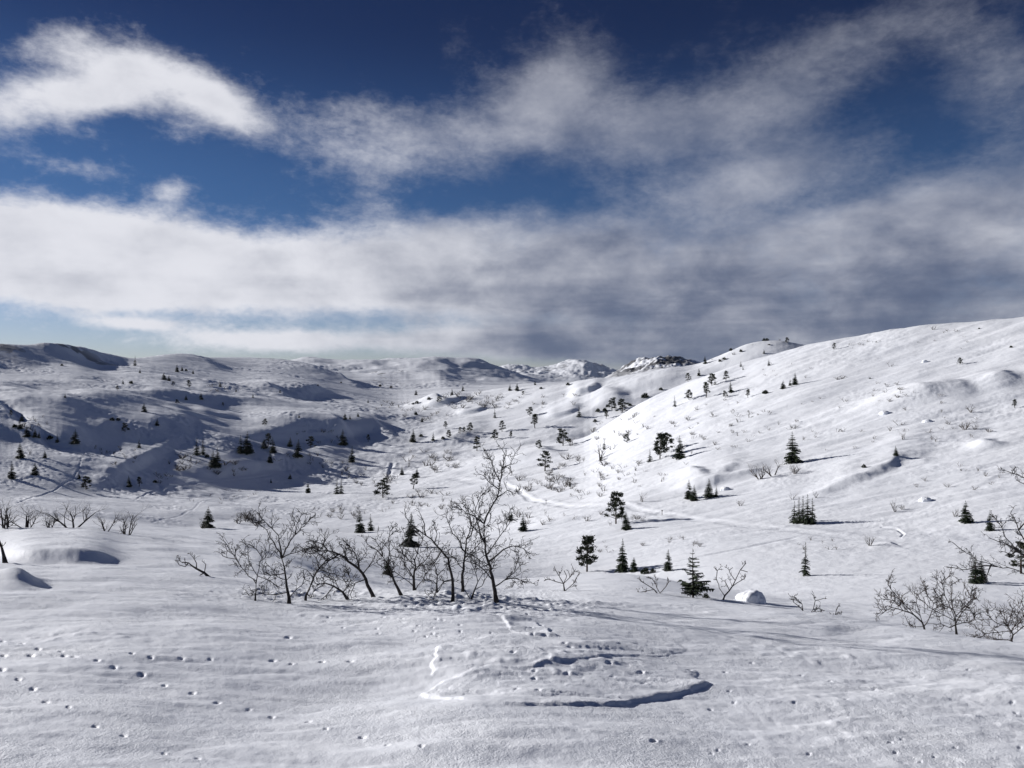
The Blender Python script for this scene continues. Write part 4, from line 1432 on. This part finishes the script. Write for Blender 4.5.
    ('b', 380, 387, 3, 'left dot of two at the edge of the far pale flat'),
    ('s', 416, 395, 5, 'tree at the foot of the dark far knoll'),
    ('b', 429, 400, 4, 'tree on the crest under the dark far knoll'),
    ('b', 417, 404, 4, 'bushy tree left below the crest trees in mid distance'),
    ('b', 413, 405, 3, 'low bush left of the bushy tree below the mid distance crest'),
    ('s', 452, 395, 6, 'pointed spruce on the far rim left of the bright spur'),
    ('s', 463, 391, 5, 'spruce on the far rim at the start of the bright spur'),
    ('p', 439, 404, 6, 'brownish tree at the left end of the bright spur'),
    ('s', 510, 391, 6, 'left spruce of the two on the second crest, centre'),
    ('s', 517, 391, 7, 'right spruce of the two on the second crest, centre'),
    ('p', 523, 396, 4, 'small pine below the two crest spruces'),
    ('n', 535, 385, 5, 'thin dark tree on the second crest line right of the two spruces'),
    ('b', 541, 389, 3, 'low tree under the thin dark crest tree'),
    ('b', 568, 386, 4, 'dark wide bush on the crest before the far snow peaks'),
    ('n', 579, 417, 10, 'pale thin pine alone left of the mid slope ridge clump'),
    ('p', 612, 411, 11, 'tallest pine of the clump behind the ridge edge'),
    ('b', 605, 412, 5, 'low tree in the middle of the clump behind the ridge edge'),
    ('b', 598, 412, 5, 'leftmost low tree of the clump behind the ridge edge'),
    ('p', 606, 419, 8, 'front tree of the clump, below the ridge edge'),
    ('b', 595, 422, 4, 'low dark bush left below the ridge edge clump'),
    ('p', 622, 413, 12, 'broad pine at the right end of the ridge edge clump'),
    ('b', 630, 406, 4, 'bush right of the broad ridge edge pine'),
    ('b', 645, 398, 7, 'dark bushy scrub in the dip behind the ridge edge'),
    ('b', 661, 391, 4, 'bush peeping over the ridge edge'),
    ('p', 688, 382, 8, 'wide flat topped pine on the ridge edge'),
    ('s', 699, 376, 7, 'spruce on the ridge edge right of the flat topped pine'),
    ('s', 705, 364, 7, 'spruce on the upper skyline left of the dark scrub'),
    ('s', 662, 368, 3, 'tiny tree below the craggy knoll'),
    ('p', 689, 400, 9, 'wide leaning pine with one side branch, upper right slope'),
    ('n', 675, 407, 10, 'greyish thin pine left of the wide leaning one'),
    ('p', 706, 398, 14, 'big dense pine of the upper slope group'),
    ('p', 712, 386, 11, 'ragged pine above the big dense one'),
    ('p', 726, 381, 9, 'round pine highest in the upper slope group'),
    ('n', 731, 393, 11, 'slim straight pine under the round one, upper slope group'),
    ('p', 725, 398, 6, 'small pine left of the slim straight one, upper slope group'),
    ('p', 748, 398, 8, 'pale half round pine right of the upper slope group'),
    ('b', 765, 394, 6, 'brown low bush between the half round pine and three spruces'),
    ('s', 783, 389, 8, 'leftmost of three little spruces with snow at its foot'),
    ('s', 790, 386, 6, 'smallest, middle one of three little spruces on the high slope'),
    ('s', 795, 385, 11, 'rightmost and tallest of three little spruces on the high slope'),
    ('n', 741, 367, 5, 'upper one of two thin trees near the shaded step on the high slope'),
    ('n', 743, 370, 4, 'lower one of two thin trees near the shaded step on the high slope'),
    ('n', 769, 366, 6, 'thin bare pole tree high on the right slope'),
    ('n', 764, 355, 5, 'thin tree on the high right skyline edge'),
    ('p', 787, 343, 5, 'dark pine on the second skyline beside the right hill'),
    ('p', 834, 350, 6, 'lone dark pine near the top left of the right hill'),
    ('g', 890, 367, 6, 'faint grey shrub alone in the middle of the high right slope'),
    ('g', 933, 330, 5, 'grey shrub near the bright summit of the right hill'),
    ('b', 979, 329, 2, 'dark dot of scrub near the summit at right'),
    ('p', 960, 365, 6, 'round dark pine above the big shaded drift'),
    ('b', 1011, 348, 3, 'dark scrub bush by the right edge high on the hill'),
    ('b', 870, 379, 2, 'small dark dot of scrub on the high right slope'),
    ('p', 1015, 409, 8, 'dark bush like pine at the right edge below the shaded drift'),
    ('g', 965, 430, 13, 'thick pale shrub below the shaded drift at right'),
    ('g', 971, 413, 10, 'thin pale shrub above the thick one at right'),
    ('g', 903, 440, 11, 'pale bare shrub alone left below the shaded drift'),
    ('s', 896, 456, 9, 'small cone of a spruce with a flat shadow, right slope'),
    ('b', 864, 468, 5, 'stubby little conifer below the small cone spruce, right slope'),
    ('g', 773, 476, 20, 'dense brown shrub in front of the largest spruce'),
    ('g', 760, 479, 20, 'thin pale shrub with a tall stem left of the dense brown shrub'),
    ('g', 795, 474, 14, 'sparse grey shrub right under the largest spruce'),
    ('g', 571, 446, 10, 'pale leafless tree right against the leaning dark pine'),
    ('g', 600, 459, 20, 'brown grey leafless tree on the slope right of the leaning pine'),
    ('n', 604, 450, 10, 'thin spruce right behind the brown grey leafless tree'),
    ('s', 601, 461, 6, 'tiny spruce at the foot of the brown grey leafless tree'),
    ('g', 612, 450, 8, 'small pale leafless tree right of the thin spruce'),
    ('p', 627, 443, 8, 'dark bushy pine left above the broad mid slope pine'),
    ('g', 870, 546, 13, 'dry grey shrub beside the ski road at right'),
    ('d', 895, 512, 15, 'thin dark shrub in the snow below the long shaded bank, right'),
    ('g', 902, 510, 7, 'low shrub right of the thin dark one, right slope'),
    ('g', 955, 517, 10, 'pale shrub left against the spruce seen through the right edge branches'),
    ('g', 642, 502, 12, 'bare forked shrub just above the ski road'),
    ('g', 643, 521, 6, 'low shrub right of the open roadside pine'),
    ('g', 740, 506, 8, 'faint twig shrub right of the four spruces above the ski road'),
    ('d', 792, 500, 11, 'left dark twig above the row of five spruces'), ('d', 816, 498, 10, 'right dark twig above the row of five spruces'),
])
plant('p', 1021, 588, 32, 'wide dark pine at the right edge below the hanging branches', Y=52, wide=1.25)
for x, h, lab in ((794, 21, 'leftmost and shortest'), (799, 26, 'second from left'), (803, 27, 'middle one'), (808, 29, 'fourth from left, tallest'), (812, 26, 'rightmost')):
    plant('n', x, 523 + (x - 794) * 0.08, h, lab + ' of five spruces in a tight row above the ski road', 'five spruces in a tight row', wide=1.05)

# young open spruce and the dark bit at its foot
plant('o', 693, 604, 48, 'young open spruce with upturned layered branches on the crest', Y=36)
plant('b', 706, 603, 7, 'dark low juniper at the right foot of the young spruce', Y=36.5)

# ------------------------------------------------------------------ scattered twig shrubs poking out of the snow
SHRUBS = []


def scatter(label, group, areas, kind='g'):
    q = random.Random(len(label))
    for (cx, cy, rx, ry, n, h) in areas:
        for _ in range(int(n * 1.9)):
            a, rr = q.uniform(0, 6.28), math.sqrt(q.random())
            SHRUBS.append((h * q.uniform(.55, 1.5), cx + rx * rr * math.cos(a), cy + ry * rr * math.sin(a), label, group, kind, q.uniform(.9, 1.6)))


scatter('tiny bare twig shrub in the sunlit scrub of the bright spur, centre', 'twig shrubs on the bright spur',
        [(470, 402, 28, 9, 14, 5), (425, 415, 26, 9, 9, 4), (395, 408, 26, 6, 7, 3), (500, 402, 22, 9, 6, 4), (548, 400, 40, 10, 7, 3.5)])
scatter('small bare twig shrub on the bright slope above the bend of the ski road', 'twig shrubs above the road bend',
        [(540, 483, 36, 12, 16, 7), (585, 492, 22, 8, 6, 6), (585, 470, 30, 14, 9, 6), (430, 462, 30, 12, 11, 6)])
scatter('small bare twig shrub on the bright slope around the mid slope conifers', 'twig shrubs on the mid slope',
        [(615, 432, 30, 12, 9, 5), (640, 475, 40, 12, 10, 5), (655, 425, 40, 12, 7, 4), (690, 450, 30, 16, 6, 4)])
scatter('little bare twig shrub high on the bright right hillside', 'twig shrubs on the right hillside',
        [(720, 415, 40, 14, 9, 4), (765, 420, 40, 14, 6, 4), (790, 372, 30, 10, 5, 3), (860, 345, 24, 6, 5, 3), (900, 400, 60, 20, 6, 3.5), (955, 345, 50, 14, 6, 2.5), (840, 440, 40, 12, 6, 4), (930, 430, 70, 14, 8, 5), (850, 395, 60, 20, 8, 3.5), (960, 480, 60, 16, 6, 4), (740, 440, 40, 10, 6, 4)])
scatter('small bare twig shrub below the ski road on the pale valley floor', 'twig shrubs below the ski road',
        [(540, 516, 26, 10, 6, 6), (600, 520, 40, 8, 5, 5), (690, 543, 26, 5, 5, 4), (610, 550, 40, 8, 4, 4), (830, 545, 40, 6, 4, 4)])
scatter('small bare twig shrub on the bright slope between the forked birch and the sunken track', 'twig shrubs left of the sunken track',
        [(365, 480, 34, 10, 8, 5), (350, 510, 40, 10, 8, 6), (440, 500, 34, 10, 8, 6), (400, 505, 24, 10, 5, 5)])
scatter('small bare twig shrub on the sunlit spur by the two slim spruces', 'twig shrubs on the sunlit spur',
        [(180, 463, 14, 9, 9, 6), (225, 470, 20, 7, 6, 5), (230, 500, 40, 10, 6, 3.5), (160, 478, 12, 6, 4, 4)])
scatter('dim bare shrub in the shade of the left hillside', 'shrubs on the shaded left hillside',
        [(110, 452, 26, 4, 6, 4), (35, 425, 16, 8, 6, 5), (215, 388, 18, 4, 5, 3), (305, 462, 40, 8, 8, 4), (320, 436, 26, 8, 6, 3.5), (120, 462, 20, 5, 4, 5)], 'd')
scatter('pale bare shrub at the edge of the valley above the left crest birches', 'shrubs at the valley edge',
        [(243, 522, 22, 6, 6, 8), (196, 525, 14, 5, 3, 5)])

q = random.Random(9)
for x in (709, 712, 720, 721, 724, 731, 733, 734, 741, 752, 764, 767, 769, 780):
    Yb = q.uniform(398, 412)
    p = at_distance(x, Yb)
    plant(q.choice('bbdg'), x, CY - p.z / p.y * FOC, q.uniform(1.3, 4.2), 'one of the low dark bushes lining the second skyline left of the right hill', 'dark bushes on the second skyline', Y=Yb, wide=q.uniform(.8, 1.7))
SHRUBS.sort(key=lambda e: -e[0])
for (h, px, py, label, group, kind, w) in SHRUBS[:255]:
    plant(kind, px, py, h, label, group, wide=w)
scrub = MB()                                             # the hundreds of smaller ones: low ground cover
q = random.Random(77)
for (h, px, py, label, group, kind, w) in SHRUBS[255:]:
    p = seen_at(px, py)
    H = h * p.y / FOC
    for _ in range(q.choice((3, 4, 5, 6))):
        d = Vector((q.gauss(0, .7), q.gauss(0, .7), 1)).normalized() * H * q.uniform(.6, 1.1)
        b = p + Vector((q.gauss(0, .25), q.gauss(0, .25), 0)) * H
        mid = b + d * .5 + Vector((q.gauss(0, .1), q.gauss(0, .1), 0)) * H
        scrub.tube([b - Vector((0, 0, .03)), mid, b + d], [.035 * H, .028 * H, .012 * H], 3)
        for _ in range(2):
            e = mid + (d + Vector((q.gauss(0, .6), q.gauss(0, .6), 0)) * H) * .4
            scrub.tube([mid, e], [.022 * H, .01 * H], 3)
o = put('twig_scrub', scrub.mesh('twig_scrub', [M_PALE]))
tag(o, 'fine low twig scrub poking through the snow all over the slopes', 'scrub')
o['kind'] = 'stuff'

# ------------------------------------------------------------------ boulder, rocks, marker posts
def boulder(label, px, py, wpx, hpx, Y, seed, name='snow_covered_boulder'):
    p = at_distance(px, Y) if Y else seen_at(px, py)
    u = p.y / FOC
    root = thing(name, label, 'boulder', p - Vector((0, 0, hpx * .42 * u)))
    for nm, mt, cap in (('rock', M_ROCK, 0), ('snow_cap', M_SNOW_NEAR, 1)):
        import bmesh
        bm = bmesh.new()
        bmesh.ops.create_icosphere(bm, subdivisions=5, radius=1.0)
        for v in bm.verts:
            n = v.co.normalized()
            k = 1 + .16 * mnoise.noise(n * 1.6 + Vector((seed, 0, 0))) + .06 * mnoise.noise(n * 4 + Vector((seed, 3, 0)))
            v.co = n * k
            if cap:
                up = n.z * .8 - n.x * .5 + .35 + .25 * mnoise.noise(n * 2.2 + Vector((0, seed, 0)))
                v.co = v.co * (1.04 + .20 * min(max(up, -.6), 1.0))
            elif n.z < 0:
                v.co *= .96
            v.co.x *= wpx * .5 * u
            v.co.y *= wpx * .42 * u
            v.co.z *= hpx * .56 * u
            v.co.z += hpx * .40 * u
        me = bpy.data.meshes.new(nm)
        bm.to_mesh(me)
        bm.free()
        me.materials.append(mt)
        me.polygons.foreach_set('use_smooth', [True] * len(me.polygons))
        put(nm, me, root)
    return root


boulder('large rounded boulder under a thick snow cap on the crest, right of the wispy birch', 752, 606, 27, 17, 37, 3)
boulder('low dark rock with a snow cap on the right slope, below the long shaded bank', 926, 501, 11, 5, None, 8)
boulder('small snow capped rock poking out of the slope left of the big shaded drift', 885, 414, 9, 4, None, 12)
boulder('small snow capped rock just below the big shaded drift', 928, 422, 9, 3.5, None, 15)
boulder('tiny snow capped rock high above the big shaded drift', 925, 362, 5, 3, None, 19)
boulder('snow capped rock beside the four spruces above the ski road', 726, 490, 9, 4, None, 23)


def post(px, py, h, label):
    p = seen_at(px, py)
    u = p.y / FOC
    root = thing('marker_post', label, 'post', p, 'marker posts along the ski road')
    a, b = MB(), MB()
    a.tube([(0, 0, -.1), (0.01, 0, h * u * .6), (0.02, 0, h * u)], [.05, .045, .04], 8)
    b.tube([(-.10, 0, h * u * .86), (.14, 0, h * u * .86)], [.05, .05], 4)
    put('pole', a.mesh('pole', [M_POST]), root)
    put('board', b.mesh('board', [M_POST]), root)


post(546, 504, 4, 'short wooden marker post on the bend of the ski road')
post(662, 515, 5, 'short wooden marker post on the ski road right of the open pine')

# ------------------------------------------------------------------ thin winter air over the whole valley
def build_haze():
    zlo, zhi, far = HAZE_LO, HAZE_HI, 12800.0
    w = 2.9 * far
    me = bpy.data.meshes.new('haze')
    v = [(-w, -70, zlo), (w, -70, zlo), (w, far, zlo), (-w, far, zlo), (-w, -70, zhi), (w, -70, zhi), (w, far, zhi), (-w, far, zhi)]
    me.from_pydata(v, [], [(0, 3, 2, 1), (4, 5, 6, 7), (0, 1, 5, 4), (1, 2, 6, 5), (2, 3, 7, 6), (3, 0, 4, 7)])
    m = bpy.data.materials.new('winter_air')
    m.use_nodes = True
    nt = m.node_tree
    nt.nodes.clear()
    pv = nt.nodes.new('ShaderNodeVolumePrincipled')
    pv.inputs['Color'].default_value = (0.78, 0.87, 1.0, 1)
    pv.inputs['Density'].default_value = 1.7e-5
    pv.inputs['Anisotropy'].default_value = 0.0
    out = nt.nodes.new('ShaderNodeOutputMaterial')
    nt.links.new(pv.outputs[0], out.inputs['Volume'])
    me.materials.append(m)
    o = put('haze', me)
    o['kind'] = 'stuff'


_z = (CY - FIELD) / FOC * np.exp(GT)
HAZE_LO, HAZE_HI = float(_z.min()) - 1.0, float(_z.max()) + 12.0
build_haze()
